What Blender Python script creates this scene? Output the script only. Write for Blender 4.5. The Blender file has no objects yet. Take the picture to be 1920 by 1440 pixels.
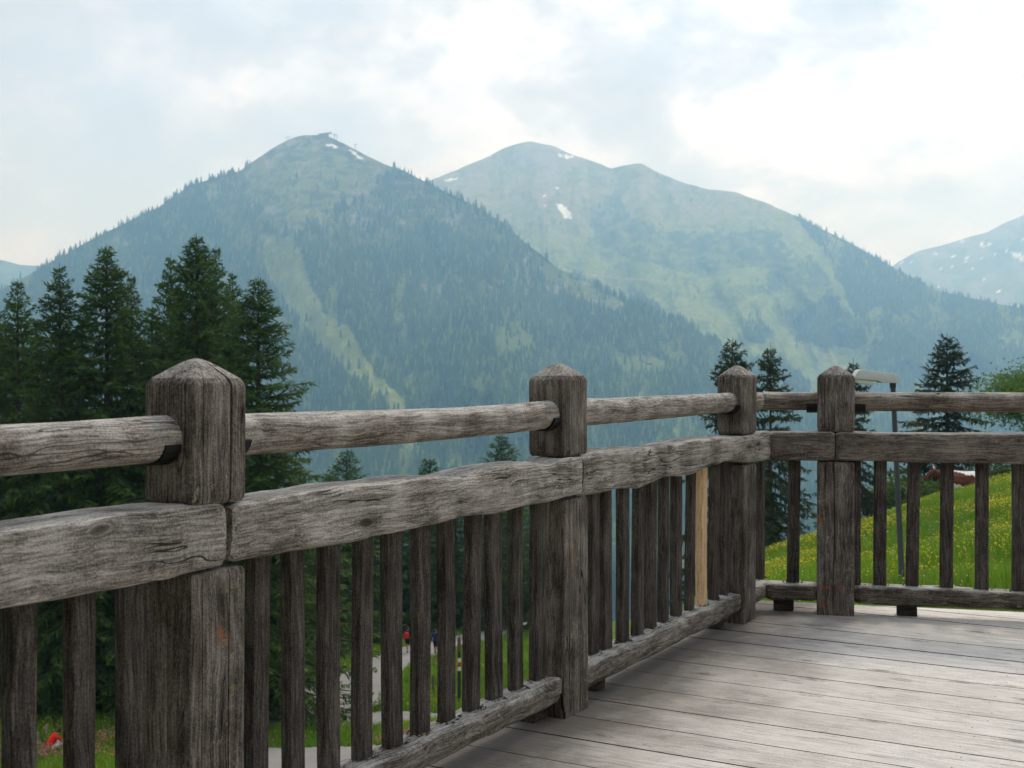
import bpy, bmesh, math, random
import numpy as np
from mathutils import Vector, Matrix, Euler

random.seed(7)
R = math.radians
S = bpy.context.scene
COL = S.collection

# ------------------------------------------------------------------ camera
F = 2314.0                       # focal length in pixels of a 1920 wide frame
HC = 1.18                        # eye height above the deck
PITCH = math.atan(23.0 / F)
cam = bpy.data.cameras.new('camera')
cam.sensor_width = 36.0
cam.lens = F / 1920 * 36.0
cam.clip_start = 0.05
cam.clip_end = 60000
cam.dof.use_dof = True
cam.dof.focus_distance = 3.9
cam.dof.aperture_fstop = 10.0
camo = bpy.data.objects.new('camera', cam)
camo.location = (0, 0, HC)
camo.rotation_euler = (math.pi / 2 - PITCH, 0, 0)
COL.objects.link(camo)
S.camera = camo

# ------------------------------------------------------------------ sky, sun, exposure
SUN_EL, SUN_AZ = R(48), R(24)     # azimuth from +Y towards +X
w = bpy.data.worlds.new('World'); S.world = w; w.use_nodes = True
nt = w.node_tree; N = nt.nodes; LK = nt.links
bg = N['Background']; bg.inputs['Strength'].default_value = 0.1
sky = N.new('ShaderNodeTexSky'); sky.sky_type = 'NISHITA'; sky.sun_disc = False
sky.sun_elevation = SUN_EL; sky.sun_rotation = SUN_AZ; sky.altitude = 1500; sky.dust_density = 2.0
tc = N.new('ShaderNodeTexCoord')
def wmap(scale, loc=(0, 0, 0)):
    m = N.new('ShaderNodeMapping'); m.inputs['Scale'].default_value = scale; m.inputs['Location'].default_value = loc
    LK.new(tc.outputs['Generated'], m.inputs['Vector']); return m
def wnoise(vec, sc, det, rough, dist=0.0):
    n = N.new('ShaderNodeTexNoise'); n.inputs['Scale'].default_value = sc; n.inputs['Detail'].default_value = det
    n.inputs['Roughness'].default_value = rough; n.inputs['Distortion'].default_value = dist
    LK.new(vec.outputs['Vector'], n.inputs['Vector']); return n
def wramp(src, stops):
    r = N.new('ShaderNodeValToRGB'); e = r.color_ramp.elements
    while len(e) < len(stops): e.new(0.5)
    for i, (p, c) in enumerate(stops):
        e[i].position = p; e[i].color = (*c, 1) if isinstance(c, tuple) else (c, c, c, 1)
    LK.new(src, r.inputs['Fac']); return r
SKY_OFF = (-5.89, -7.09, -5.14)
m1 = wmap((1.0, 1.0, 1.7), SKY_OFF)
cov = wramp(wnoise(m1, 2.2, 6, 0.56, 0.3).outputs['Fac'], [(0.34, 0.0), (0.54, 1.0)])
m2 = wmap((1.0, 1.0, 1.6), (SKY_OFF[0] + 4.6, SKY_OFF[1] + 2.0, SKY_OFF[2]))
lump = wramp(wnoise(m2, 8.0, 9, 0.58, 0.12).outputs['Fac'], [(0.31, (5.4, 5.8, 6.4)), (0.43, (6.5, 6.85, 7.4)), (0.50, (8.0, 8.25, 8.7)), (0.58, (10.6, 10.75, 11.1))])
veil = N.new('ShaderNodeMixRGB'); veil.inputs['Fac'].default_value = 0.80       # thin high veil over the blue
LK.new(sky.outputs['Color'], veil.inputs['Color1']); veil.inputs['Color2'].default_value = (6.1, 7.0, 8.4, 1)
mixc = N.new('ShaderNodeMixRGB')
LK.new(cov.outputs['Color'], mixc.inputs['Fac']); LK.new(veil.outputs['Color'], mixc.inputs['Color1'])
LK.new(lump.outputs['Color'], mixc.inputs['Color2']); LK.new(mixc.outputs['Color'], bg.inputs['Color'])

sl = bpy.data.lights.new('sun', 'SUN'); sl.energy = 2.0; sl.angle = R(18); sl.color = (1.0, 0.965, 0.92)
so = bpy.data.objects.new('sun', sl); COL.objects.link(so)
w.cycles.sampling_method = 'MANUAL'; w.cycles.sample_map_resolution = 512
sd = Vector((math.sin(SUN_AZ) * math.cos(SUN_EL), math.cos(SUN_AZ) * math.cos(SUN_EL), math.sin(SUN_EL)))
so.rotation_euler = (-sd).to_track_quat('-Z', 'Y').to_euler(); so.location = (0, -4, 30)

S.view_settings.view_transform = 'Standard'; S.view_settings.look = 'None'
S.view_settings.exposure = 0.2; S.view_settings.gamma = 1.0; S.view_settings.use_curve_mapping = False
S.render.engine = 'CYCLES'
S.cycles.use_denoising = True
S.cycles.max_bounces = 5; S.cycles.diffuse_bounces = 2; S.cycles.glossy_bounces = 1; S.cycles.transmission_bounces = 2; S.cycles.volume_bounces = 2
S.cycles.use_adaptive_sampling = True; S.cycles.adaptive_threshold = 0.02; S.cycles.use_light_tree = False
S.cycles.transparent_max_bounces = 8

# ------------------------------------------------------------------ helpers
def pix(px, py, d):
    """world point on the ray of photo pixel (px, py) at distance d along +Y"""
    x = (px - 960) / F; y = -(py - 720) / F
    Y = math.cos(PITCH) + math.sin(PITCH) * y; Z = -math.sin(PITCH) + math.cos(PITCH) * y
    k = d / Y
    return Vector((x * k, d, HC + Z * k))
def proj(P):
    P = np.asarray(P, float)
    X, Y, Z = P[..., 0], P[..., 1], P[..., 2] - HC
    dep = Y * math.cos(PITCH) - Z * math.sin(PITCH)
    up = Y * math.sin(PITCH) + Z * math.cos(PITCH)
    return 960 + F * X / dep, 720 - F * up / dep

def obj(name, me, mat=None, parent=None, loc=None, rot=None):
    o = bpy.data.objects.new(name, me); COL.objects.link(o)
    if mat is not None and me is not None and not me.materials: me.materials.append(mat)
    if parent: o.parent = parent
    if loc is not None: o.location = loc
    if rot is not None: o.rotation_euler = rot
    return o
def empty(name, loc=(0, 0, 0), rz=0.0):
    o = bpy.data.objects.new(name, None); COL.objects.link(o)
    o.location = loc; o.rotation_euler = (0, 0, rz); o.empty_display_size = 0.2
    return o
def tag(o, label=None, cat=None, group=None, kind=None):
    if label: o['label'] = label
    if cat: o['category'] = cat
    if group: o['group'] = group
    if kind: o['kind'] = kind
    return o
def mesh_py(name, V, Fc, smooth=False, sharp=None):
    me = bpy.data.meshes.new(name); me.from_pydata([tuple(v) for v in V], [], Fc)
    if smooth:
        me.shade_smooth()
        if sharp: me.set_sharp_from_angle(angle=R(sharp))
    me.update(); return me
def mesh_np(name, V, T, smooth=False, col=None):
    """V (n,3) float, T (m,3|4) int -> mesh, optional point colours"""
    V = np.asarray(V, np.float32); T = np.asarray(T, np.int32); k = T.shape[1]
    me = bpy.data.meshes.new(name)
    me.vertices.add(len(V)); me.vertices.foreach_set('co', V.ravel())
    me.loops.add(T.size); me.loops.foreach_set('vertex_index', T.ravel())
    me.polygons.add(len(T)); me.polygons.foreach_set('loop_start', np.arange(0, T.size, k, dtype=np.int32))
    me.polygons.foreach_set('loop_total', np.full(len(T), k, np.int32))
    if smooth: me.polygons.foreach_set('use_smooth', np.ones(len(T), bool))
    if col is not None:
        a = me.attributes.new('Col', 'FLOAT_COLOR', 'POINT')
        c = np.ones((len(V), 4), np.float32); c[:, :3] = col
        a.data.foreach_set('color', c.ravel())
    me.update(calc_edges=True); return me

# numpy gradient-free value noise, smooth, any shape
def _h(ix, iy, seed):
    n = (ix.astype(np.int64) * 374761393 + iy.astype(np.int64) * 668265263 + seed * 1442695041) & 0x7fffffff
    n = ((n ^ (n >> 13)) * 1274126177) & 0x7fffffff
    return ((n ^ (n >> 16)) & 0xffff) / 65535.0
def vnoise(x, y, seed=0):
    x = np.asarray(x, float); y = np.asarray(y, float)
    ix = np.floor(x); iy = np.floor(y); fx = x - ix; fy = y - iy
    ix = ix.astype(np.int64); iy = iy.astype(np.int64)
    fx = fx * fx * fx * (fx * (fx * 6 - 15) + 10); fy = fy * fy * fy * (fy * (fy * 6 - 15) + 10)
    a = _h(ix, iy, seed); b = _h(ix + 1, iy, seed); c = _h(ix, iy + 1, seed); d = _h(ix + 1, iy + 1, seed)
    return (a + (b - a) * fx) * (1 - fy) + (c + (d - c) * fx) * fy
def fbm(x, y, seed=0, o=4, g=0.5):
    s = 0; a = 1; t = 0
    for i in range(o):
        s = s + a * (vnoise(x * 2 ** i, y * 2 ** i, seed + i * 17) - 0.5); t += a; a *= g
    return s / t * 2          # about -1..1
def inpoly(px, py, poly):
    px = np.asarray(px); py = np.asarray(py); r = np.zeros(px.shape, bool)
    n = len(poly); j = n - 1
    for i in range(n):
        xi, yi = poly[i]; xj, yj = poly[j]
        c = ((yi > py) != (yj > py)) & (px < (xj - xi) * (py - yi) / ((yj - yi) or 1e-9) + xi)
        r ^= c; j = i
    return r
def seg_dist(px, py, pts):
    d = np.full(np.shape(px), 1e9)
    for (ax, ay), (bx, by) in zip(pts[:-1], pts[1:]):
        vx, vy = bx - ax, by - ay; L = vx * vx + vy * vy
        t = np.clip(((px - ax) * vx + (py - ay) * vy) / L, 0, 1)
        d = np.minimum(d, np.hypot(px - ax - t * vx, py - ay - t * vy))
    return d

# ------------------------------------------------------------------ materials
class NT:
    def __init__(s, name):
        s.m = bpy.data.materials.new(name); s.m.use_nodes = True
        s.t = s.m.node_tree; s.n = s.t.nodes; s.l = s.t.links
        s.b = s.n['Principled BSDF']; s.out = s.n['Material Output']
    def add(s, typ, **kw):
        x = s.n.new(typ)
        for k, v in kw.items(): setattr(x, k, v)
        return x
    def link(s, a, b): s.l.new(a, b)
    def val(s, sock, v):
        if hasattr(v, 'is_output') or isinstance(v, bpy.types.NodeSocket): s.l.new(v, sock)
        else: sock.default_value = v
    def math(s, op, a, b=0.0, c=None, clamp=False):
        x = s.add('ShaderNodeMath', operation=op); x.use_clamp = clamp
        s.val(x.inputs[0], a); s.val(x.inputs[1], b)
        if c is not None: s.val(x.inputs[2], c)
        return x.outputs[0]
    def vmath(s, op, a, b):
        x = s.add('ShaderNodeVectorMath', operation=op); s.val(x.inputs[0], a); s.val(x.inputs[1], b)
        return x.outputs[0]
    def noise(s, vec, scale, det=4, rough=0.55, dist=0.0):
        x = s.add('ShaderNodeTexNoise'); x.inputs['Scale'].default_value = scale
        x.inputs['Detail'].default_value = det; x.inputs['Roughness'].default_value = rough
        x.inputs['Distortion'].default_value = dist
        if vec is not None: s.link(vec, x.inputs['Vector'])
        return x.outputs['Fac']
    def ramp(s, src, stops, interp='LINEAR'):
        r = s.add('ShaderNodeValToRGB'); r.color_ramp.interpolation = interp; e = r.color_ramp.elements
        while len(e) < len(stops): e.new(0.5)
        for i, (p, c) in enumerate(stops):
            e[i].position = p; e[i].color = (*c, 1) if isinstance(c, tuple) else (c, c, c, 1)
        s.link(src, r.inputs['Fac']); return r.outputs['Color']
    def mix(s, fac, a, b, mode='MIX'):
        x = s.add('ShaderNodeMixRGB', blend_type=mode)
        s.val(x.inputs['Fac'], fac)
        s.val(x.inputs['Color1'], (*a, 1) if isinstance(a, tuple) else a)
        s.val(x.inputs['Color2'], (*b, 1) if isinstance(b, tuple) else b)
        return x.outputs['Color']
    def mapping(s, vec, scale, loc=(0, 0, 0)):
        x = s.add('ShaderNodeMapping'); x.inputs['Scale'].default_value = scale; x.inputs['Location'].default_value = loc
        s.link(vec, x.inputs['Vector']); return x.outputs['Vector']
    def bump(s, h, strength=0.5, dist=0.01):
        x = s.add('ShaderNodeBump'); x.inputs['Strength'].default_value = strength; x.inputs['Distance'].default_value = dist
        s.link(h, x.inputs['Height']); s.link(x.outputs['Normal'], s.b.inputs['Normal'])
    def color(s, c): s.val(s.b.inputs['Base Color'], (*c, 1) if isinstance(c, tuple) else c)
    def rough(s, v): s.val(s.b.inputs['Roughness'], v)
    def spec(s, v): s.b.inputs['Specular IOR Level'].default_value = v

def plain(name, c, rough=0.6, metallic=0.0, var=0.12, scale=6.0, spec=0.4, bump=0.0):
    k = NT(name); t = k.add('ShaderNodeTexCoord').outputs['Object']
    n = k.noise(t, scale, 5)
    lo = tuple(x * (1 - var) for x in c); hi = tuple(min(1, x * (1 + var)) for x in c)
    k.color(k.ramp(n, [(0.3, lo), (0.7, hi)])); k.rough(rough); k.b.inputs['Metallic'].default_value = metallic; k.spec(spec)
    if bump: k.bump(n, bump, 0.01)
    return k.m

def wood(name, axis, dark, mid, light, fine=1.0, lichen=0.0, rings=0.35, crack=1.0, marks=(), rough=0.85, seed=0.0, silver_lit=0.0, mottle=0.5, knots=0.0, stain_shade=False, tint=1.0):
    """weathered timber, grain along the local axis (0=x, 2=z)"""
    k = NT(name)
    dark, mid, light = [(c_[0] * tint * 1.02, c_[1] * tint, c_[2] * tint * 0.965) for c_ in (dark, mid, light)]
    tco = k.add('ShaderNodeTexCoord').outputs['Object']
    rnd = k.add('ShaderNodeObjectInfo').outputs['Random']
    off = k.add('ShaderNodeCombineXYZ')
    k.link(k.math('MULTIPLY', rnd, 37.0), off.inputs[0]); k.link(k.math('MULTIPLY', rnd, 91.0), off.inputs[1]); k.link(k.math('MULTIPLY', rnd, 53.0), off.inputs[2])
    p = k.vmath('ADD', tco, off.outputs[0])
    def st(L, T):
        sc = [T, T, T]; sc[axis] = L
        return tuple(sc)
    warp = k.add('ShaderNodeTexNoise'); warp.inputs['Scale'].default_value = 5.0; warp.inputs['Detail'].default_value = 2.0
    k.link(p, warp.inputs['Vector'])
    wv = k.vmath('SUBTRACT', warp.outputs['Color'], (0.5, 0.5, 0.5))
    ws = k.vmath('MULTIPLY', wv, (0.035, 0.035, 0.035))
    q = k.vmath('ADD', p, ws)
    # fine fibres
    g1 = k.noise(k.mapping(q, st(7 * fine, 190 * fine)), 1.0, 6, 0.68)
    g2 = k.noise(k.mapping(q, st(2.2, 52)), 1.0, 6, 0.65)
    sp = k.noise(p, 210.0, 3, 0.6)
    # growth rings
    wr = k.noise(k.mapping(q, st(1.1, 5)), 1.0, 1, 0.45)
    rg = k.math('SINE', k.math('MULTIPLY', wr, 520.0))
    rg = k.math('MULTIPLY_ADD', rg, 0.5, 0.5)
    # checks (long thin cracks)
    c1 = k.noise(k.mapping(q, st(0.9, 17)), 1.0, 2, 0.5)
    cr = k.math('ABSOLUTE', k.math('SUBTRACT', c1, 0.5))
    cr = k.ramp(cr, [(0.0, 1.0), (0.0035, 1.0), (0.008, 0.0)])
    cm = k.ramp(k.noise(k.mapping(p, st(2.0, 9)), 1.0, 2), [(0.50, 0.0), (0.57, 1.0)])
    cr = k.math('MULTIPLY', k.math('MULTIPLY', cr, cm), crack)
    # tone
    tone = k.math('ADD', k.math('MULTIPLY', g1, 0.40), k.math('MULTIPLY', g2, 0.38))
    tone = k.math('ADD', tone, k.math('MULTIPLY', sp, 0.22))
    tone = k.math('ADD', k.math('MULTIPLY', rg, rings * 0.085), k.math('SUBTRACT', tone, rings * 0.0425))
    blot = k.noise(p, 7.0, 4, 0.6)
    tone = k.math('ADD', tone, k.math('MULTIPLY', k.math('SUBTRACT', blot, 0.5), mottle * 0.48))
    base = k.ramp(tone, [(0.40, dark), (0.50, mid), (0.63, light)])
    fib = k.math('ADD', k.math('MULTIPLY', g1, 0.6), k.math('MULTIPLY', sp, 0.4))
    fibre = k.ramp(fib, [(0.38, 0.55), (0.5, 0.95), (0.62, 1.25)])
    if silver_lit:           # silvered upper faces, with the sky light on them also put into the colour
        gn = k.add('ShaderNodeNewGeometry').outputs['Normal']
        sx = k.add('ShaderNodeSeparateXYZ'); k.link(gn, sx.inputs[0])
        up = k.ramp(k.math('ADD', sx.outputs[2], k.math('MULTIPLY', k.math('SUBTRACT', blot, 0.5), 0.9)), [(0.40, 0.0), (0.85, 1.0)])
        pale = k.ramp(tone, [(0.38, tuple(x * 1.2 for x in dark)), (0.47, (0.29, 0.275, 0.255)), (0.60, (0.52, 0.50, 0.465))])
        base = k.mix(k.math('MULTIPLY', up, silver_lit), base, pale)
    if lichen:
        l1 = k.ramp(k.noise(p, 55, 4, 0.7), [(0.57, 0.0), (0.63, 1.0)])
        l2 = k.ramp(k.noise(p, 6.0, 3), [(0.50, 0.0), (0.66, 1.0)])
        lm = k.math('MULTIPLY', k.math('MULTIPLY', l1, l2), lichen)
        lc = k.ramp(k.noise(p, 11, 2), [(0.42, (0.34, 0.34, 0.27)), (0.58, (0.30, 0.28, 0.12))])
        base = k.mix(lm, base, lc)
    if knots:
        vo = k.add('ShaderNodeTexVoronoi'); vo.feature = 'F1'; vo.inputs['Scale'].default_value = 1.0
        k.link(k.mapping(k.vmath('ADD', p, k.vmath('MULTIPLY', wv, (0.05, 0.05, 0.05))), st(2.6, 7.0)), vo.inputs['Vector'])
        kd = vo.outputs['Distance']
        kc = k.ramp(kd, [(0.05, 1.0), (0.085, 0.75), (0.10, 0.12), (0.13, 0.55), (0.17, 0.0)])
        base = k.mix(k.math('MULTIPLY', kc, knots), base, tuple(x * 0.45 for x in dark))
    base = k.mix(0.8 if not stain_shade else 0.35, base, fibre, 'MULTIPLY')
    base = k.mix(cr, base, tuple(x * 0.28 for x in dark))
    for (cx, cy, cz, hx, hy, hz, c) in marks:      # scraped patches of fresh or painted wood
        d = k.vmath('SUBTRACT', tco, (cx, cy, cz)); d = k.vmath('DIVIDE', d, (hx, hy, hz))
        ln = k.add('ShaderNodeVectorMath', operation='LENGTH'); k.link(d, ln.inputs[0])
        e = k.math('ADD', ln.outputs['Value'], k.math('MULTIPLY', k.math('SUBTRACT', k.noise(k.mapping(tco, (60, 60, 60)), 1.0, 4, 0.7), 0.5), 2.6))
        base = k.mix(k.ramp(e, [(0.55, 0.85), (0.85, 0.0)]), base, c)
    if stain_shade:            # damp dirt along the foot of the long railing, its shade painted in too
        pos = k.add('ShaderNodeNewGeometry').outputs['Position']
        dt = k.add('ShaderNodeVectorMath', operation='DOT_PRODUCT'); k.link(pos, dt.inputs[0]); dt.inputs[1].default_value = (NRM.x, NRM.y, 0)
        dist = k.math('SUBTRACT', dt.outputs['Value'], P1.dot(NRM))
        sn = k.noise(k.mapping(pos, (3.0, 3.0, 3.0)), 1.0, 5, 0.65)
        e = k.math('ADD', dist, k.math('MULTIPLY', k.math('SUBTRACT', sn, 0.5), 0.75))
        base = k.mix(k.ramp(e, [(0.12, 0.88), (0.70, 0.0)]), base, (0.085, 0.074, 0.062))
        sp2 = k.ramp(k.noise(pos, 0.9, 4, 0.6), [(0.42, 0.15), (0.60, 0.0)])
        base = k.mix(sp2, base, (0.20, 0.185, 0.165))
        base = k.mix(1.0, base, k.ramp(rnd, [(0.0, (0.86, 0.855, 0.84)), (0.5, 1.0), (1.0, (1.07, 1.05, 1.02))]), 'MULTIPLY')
    k.color(base)
    hgt = k.math('ADD', k.math('MULTIPLY', g1, 0.55), k.math('MULTIPLY', g2, 0.5))
    k.bump(hgt, 0.75, 0.006)
    k.rough(rough); k.spec(0.12)
    return k.m

# ------------------------------------------------------------------ near terrain (a thin-plate sheet through surveyed spots)
_ctl = []
for px, py, d in [(95, 1412, 49), (-150, 1400, 52), (200, 1398, 50), (20, 1350, 57), (200, 1338, 59), (540, 1440, 46), (300, 1440, 45),
                  (520, 1335, 59), (560, 1290, 66), (640, 1262, 73), (765, 1223, 84), (815, 1222, 84), (868, 1205, 92), (950, 1179, 112),
                  (900, 1260, 74), (960, 1330, 60), (990, 1215, 92), (700, 1400, 50),
                  (1500, 1112, 21), (1690, 1100, 23), (1920, 1105, 18), (1440, 1096, 25), (1430, 1030, 54), (1600, 985, 58), (1700, 945, 60),
                  (1800, 910, 63), (1920, 882, 62), (1820, 942, 49), (1600, 1012, 47), (1500, 1038, 45), (1700, 977, 47), (1920, 912, 50), (1440, 1056, 42), (1430, 1100, 32), (1650, 1045, 36), (1850, 985, 36), (2200, 830, 60), (2200, 1000, 26)]:
    p = pix(px, py, d); _ctl.append((p.x, p.y, p.z - (0.36 if px > 1300 and d > 30 else 0.0)))
_ctl += [(-4, 8, -5.2), (-6, 20, -7.8), (2, 28, -7.6), (-16, 32, -11.2), (6, 10, -3.0), (12, 8, -1.8), (20, 20, -1.6), (-30, 10, -8), (-40, 40, -14.0),
         (0, -15, -3.0), (20, -15, -0.5), (-25, -15, -6.0), (8, 84, -17.0), (14, 90, -16.0), (26, 86, -12.0), (40, 90, -8.0), (45, 40, 2.0), (-20, 75, -20.0), (-45, 70, -20),
         (-60, 20, -12), (5, 120, -27.0), (-20, 120, -31), (30, 120, -24), (-60, 120, -34)]
_ctl = np.array(_ctl)
def _phi(r): return np.where(r > 1e-6, r * r * np.log(r + 1e-9), 0)
_n = len(_ctl)
_A = np.zeros((_n + 3, _n + 3)); _dd = np.hypot(_ctl[:, None, 0] - _ctl[None, :, 0], _ctl[:, None, 1] - _ctl[None, :, 1])
_A[:_n, :_n] = _phi(_dd) + np.eye(_n) * 0.3; _A[:_n, _n] = 1; _A[:_n, _n + 1:] = _ctl[:, :2]; _A[_n, :_n] = 1; _A[_n + 1:, :_n] = _ctl[:, :2].T
_w = np.linalg.solve(_A, np.concatenate([_ctl[:, 2], np.zeros(3)]))
def ground_z(x, y):
    x = np.asarray(x, float); y = np.asarray(y, float); sh = np.broadcast(x, y).shape
    x = np.broadcast_to(x, sh).ravel(); y = np.broadcast_to(y, sh).ravel()
    xc = np.clip(x, -70, 60); yc = np.clip(y, -25, 125)
    z = np.empty(len(xc))
    for i in range(0, len(xc), 20000):
        a = xc[i:i + 20000]; b = yc[i:i + 20000]
        z[i:i + 20000] = _phi(np.hypot(a[:, None] - _ctl[None, :, 0], b[:, None] - _ctl[None, :, 1])) @ _w[:_n] + _w[_n] + a * _w[_n + 1] + b * _w[_n + 2]
    out = np.hypot(np.maximum(np.abs(x - np.clip(x, -70, 60)), 0), np.maximum(y - 125, 0))
    z = z + fbm(x * 0.11, y * 0.11, 3, 3) * 0.16 + fbm(x * 0.6, y * 0.6, 9, 2) * 0.05
    z = z - 420 * (1 - np.exp(-out / 900.0)) * np.clip(out / 60, 0, 1)
    return z.reshape(sh)
def gz(x, y): return float(ground_z(np.array([x]), np.array([y]))[0])
def ground_hit(px, py, d0=12.0, d1=200.0):
    d = np.linspace(d0, d1, 1500)
    x = (px - 960) / F; y = -(py - 720) / F
    Y = math.cos(PITCH) + math.sin(PITCH) * y; Z = -math.sin(PITCH) + math.cos(PITCH) * y
    P = np.stack([x * d / Y, d, HC + Z * d / Y], 1)
    below = P[:, 2] < ground_z(P[:, 0], P[:, 1])
    i = int(np.argmax(below)) if below.any() else len(d) - 1
    return Vector((P[i, 0], P[i, 1], gz(P[i, 0], P[i, 1])))

def axis_pts(lo, hi, c, n, far):
    """dense inside lo..hi, stretching outside to +-far"""
    a = np.linspace(lo, hi, n)
    st = (hi - lo) / (n - 1); up = [hi]; s = st
    while up[-1] < far: s *= 1.22; up.append(up[-1] + s)
    dn = [lo]; s = st
    while dn[-1] > -far: s *= 1.22; dn.append(dn[-1] - s)
    return np.concatenate([dn[:0:-1], a, up[1:]])
gx = axis_pts(-45, 40, 0, 150, 8600); gy = axis_pts(-12, 118, 0, 200, 8600)
XX, YY = np.meshgrid(gx, gy)
ZZ = ground_z(XX, YY)
nx, ny = len(gx), len(gy)
idx = np.arange(nx * ny).reshape(ny, nx)
quads = np.stack([idx[:-1, :-1], idx[:-1, 1:], idx[1:, 1:], idx[1:, :-1]], -1).reshape(-1, 4)

k = NT('meadow_soil')
t = k.add('ShaderNodeTexCoord').outputs['Object']
na = k.noise(t, 0.35, 6, 0.65); nb = k.noise(t, 4.0, 5, 0.7)
c = k.ramp(na, [(0.35, (0.050, 0.110, 0.014)), (0.5, (0.080, 0.150, 0.020)), (0.65, (0.120, 0.170, 0.026))])
c = k.mix(0.45, c, k.ramp(nb, [(0.3, (0.028, 0.060, 0.010)), (0.7, (0.13, 0.17, 0.03))]))
k.color(c); k.rough(0.95); k.spec(0.1); k.bump(nb, 0.6, 0.12)
M_ground = k.m
ground = obj('ground', mesh_np('ground', np.stack([XX, YY, ZZ], -1).reshape(-1, 3), quads, True), M_ground)
tag(ground, kind='structure')

# gravel road, its spur and the gravel yard, draped over the meadow
k = NT('gravel'); t = k.add('ShaderNodeTexCoord').outputs['Object']
na = k.noise(t, 0.6, 5, 0.6); nb = k.noise(t, 9.0, 4, 0.7)
c = k.ramp(na, [(0.3, (0.19, 0.183, 0.172)), (0.7, (0.27, 0.26, 0.246))])
c = k.mix(0.35, c, k.ramp(nb, [(0.3, (0.12, 0.115, 0.108)), (0.7, (0.36, 0.35, 0.33))]))
k.color(c); k.rough(0.95); k.spec(0.15); k.bump(nb, 0.5, 0.05)
M_gravel = k.m
ROAD_L = [(330, 1400), (480, 1342), (570, 1292), (640, 1265), (698, 1236), (745, 1217), (800, 1207), (862, 1192), (945, 1175), (1010, 1163)]
ROAD_R = [(330, 1432), (500, 1366), (640, 1357), (712, 1318), (752, 1268), (775, 1249), (812, 1232), (870, 1213), (960, 1185), (1020, 1172)]
road_xy = []
def ribbon(name, Lp, Rp, lift=0.06, nseg=8, nac=8):
    A = [ground_hit(*p) for p in Lp]; B = [ground_hit(*p) for p in Rp]
    V = []; rows = 0
    for i in range(len(A) - 1):
        for s in range(nseg + (1 if i == len(A) - 2 else 0)):
            f = s / nseg
            a = A[i].lerp(A[i + 1], f); b = B[i].lerp(B[i + 1], f)
            for j in range(nac + 1):
                q = a.lerp(b, j / nac)
                e = 0.25 * float(fbm(np.array([q.x * .9]), np.array([q.y * .9]), 5, 2)[0]) if j in (0, nac) else 0
                V.append((q.x + e, q.y, 0)); 
            rows += 1
    V = np.array(V); V[:, 2] = ground_z(V[:, 0], V[:, 1]) + lift
    ii = np.arange(rows * (nac + 1)).reshape(rows, nac + 1)
    Q = np.stack([ii[:-1, :-1], ii[:-1, 1:], ii[1:, 1:], ii[1:, :-1]], -1).reshape(-1, 4)
    road_xy.append([(v.x, v.y) for v in A] + [(v.x, v.y) for v in reversed(B)])
    o = obj(name, mesh_np(name, V, Q, True), M_gravel); tag(o, kind='structure'); return o
ribbon('gravel_road', ROAD_L, ROAD_R)
ribbon('gravel_path', [(640, 1342), (720, 1336), (800, 1338), (840, 1341)], [(640, 1364), (720, 1364), (800, 1356), (840, 1350)], 0.07)
ribbon('gravel_yard', [(250, 1440), (470, 1406), (600, 1402), (700, 1400), (900, 1400)], [(250, 1560), (470, 1560), (600, 1560), (700, 1560), (900, 1560)], 0.06)
def on_road(x, y):
    r = np.zeros(np.shape(x), bool)
    for p in road_xy: r |= inpoly(x, y, p)
    return r

# ------------------------------------------------------------------ mountains
SKY1 = [(-500, 640), (-250, 600), (-100, 566), (0, 545), (80, 500), (180, 446), (300, 388), (350, 352), (405, 334), (450, 321), (480, 300), (520, 273), (545, 262), (570, 254), (600, 254), (620, 257), (650, 272), (690, 294),
        (720, 308), (760, 322), (820, 352), (900, 392), (950, 424), (985, 456), (1050, 505), (1120, 540), (1200, 575), (1280, 606), (1340, 640), (1400, 682), (1480, 724), (1560, 765), (1700, 830), (1900, 930), (2050, 1000)]
RD1 = [(-500, 3000), (0, 3300), (350, 3700), (590, 3900), (760, 3500), (950, 3250), (1200, 3050), (1480, 2800), (1700, 2600), (2050, 2400)]
SKY2 = [(500, 470), (650, 420), (750, 372), (810, 337), (860, 318), (910, 296), (945, 278), (970, 270), (995, 266), (1015, 270), (1040, 276), (1080, 293), (1115, 305), (1145, 316), (1170, 310), (1197, 306), (1212, 311), (1235, 325), (1290, 347), (1340, 357), (1380, 362), (1440, 383), (1500, 409),
        (1560, 440), (1600, 460), (1680, 505), (1760, 545), (1850, 566), (1920, 578), (2050, 610), (2400, 700)]
RD2 = [(500, 5600), (995, 5600), (1200, 5200), (1450, 4900), (1700, 4300), (1920, 3900), (2400, 3300)]
def lerp_tab(tab, x):
    a = np.array(tab, float); return np.interp(x, a[:, 0], a[:, 1])
def smooth_tab(tab, x, wdt):
    return (lerp_tab(tab, x - wdt) + 2 * lerp_tab(tab, x) + lerp_tab(tab, x + wdt)) / 4

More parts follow.
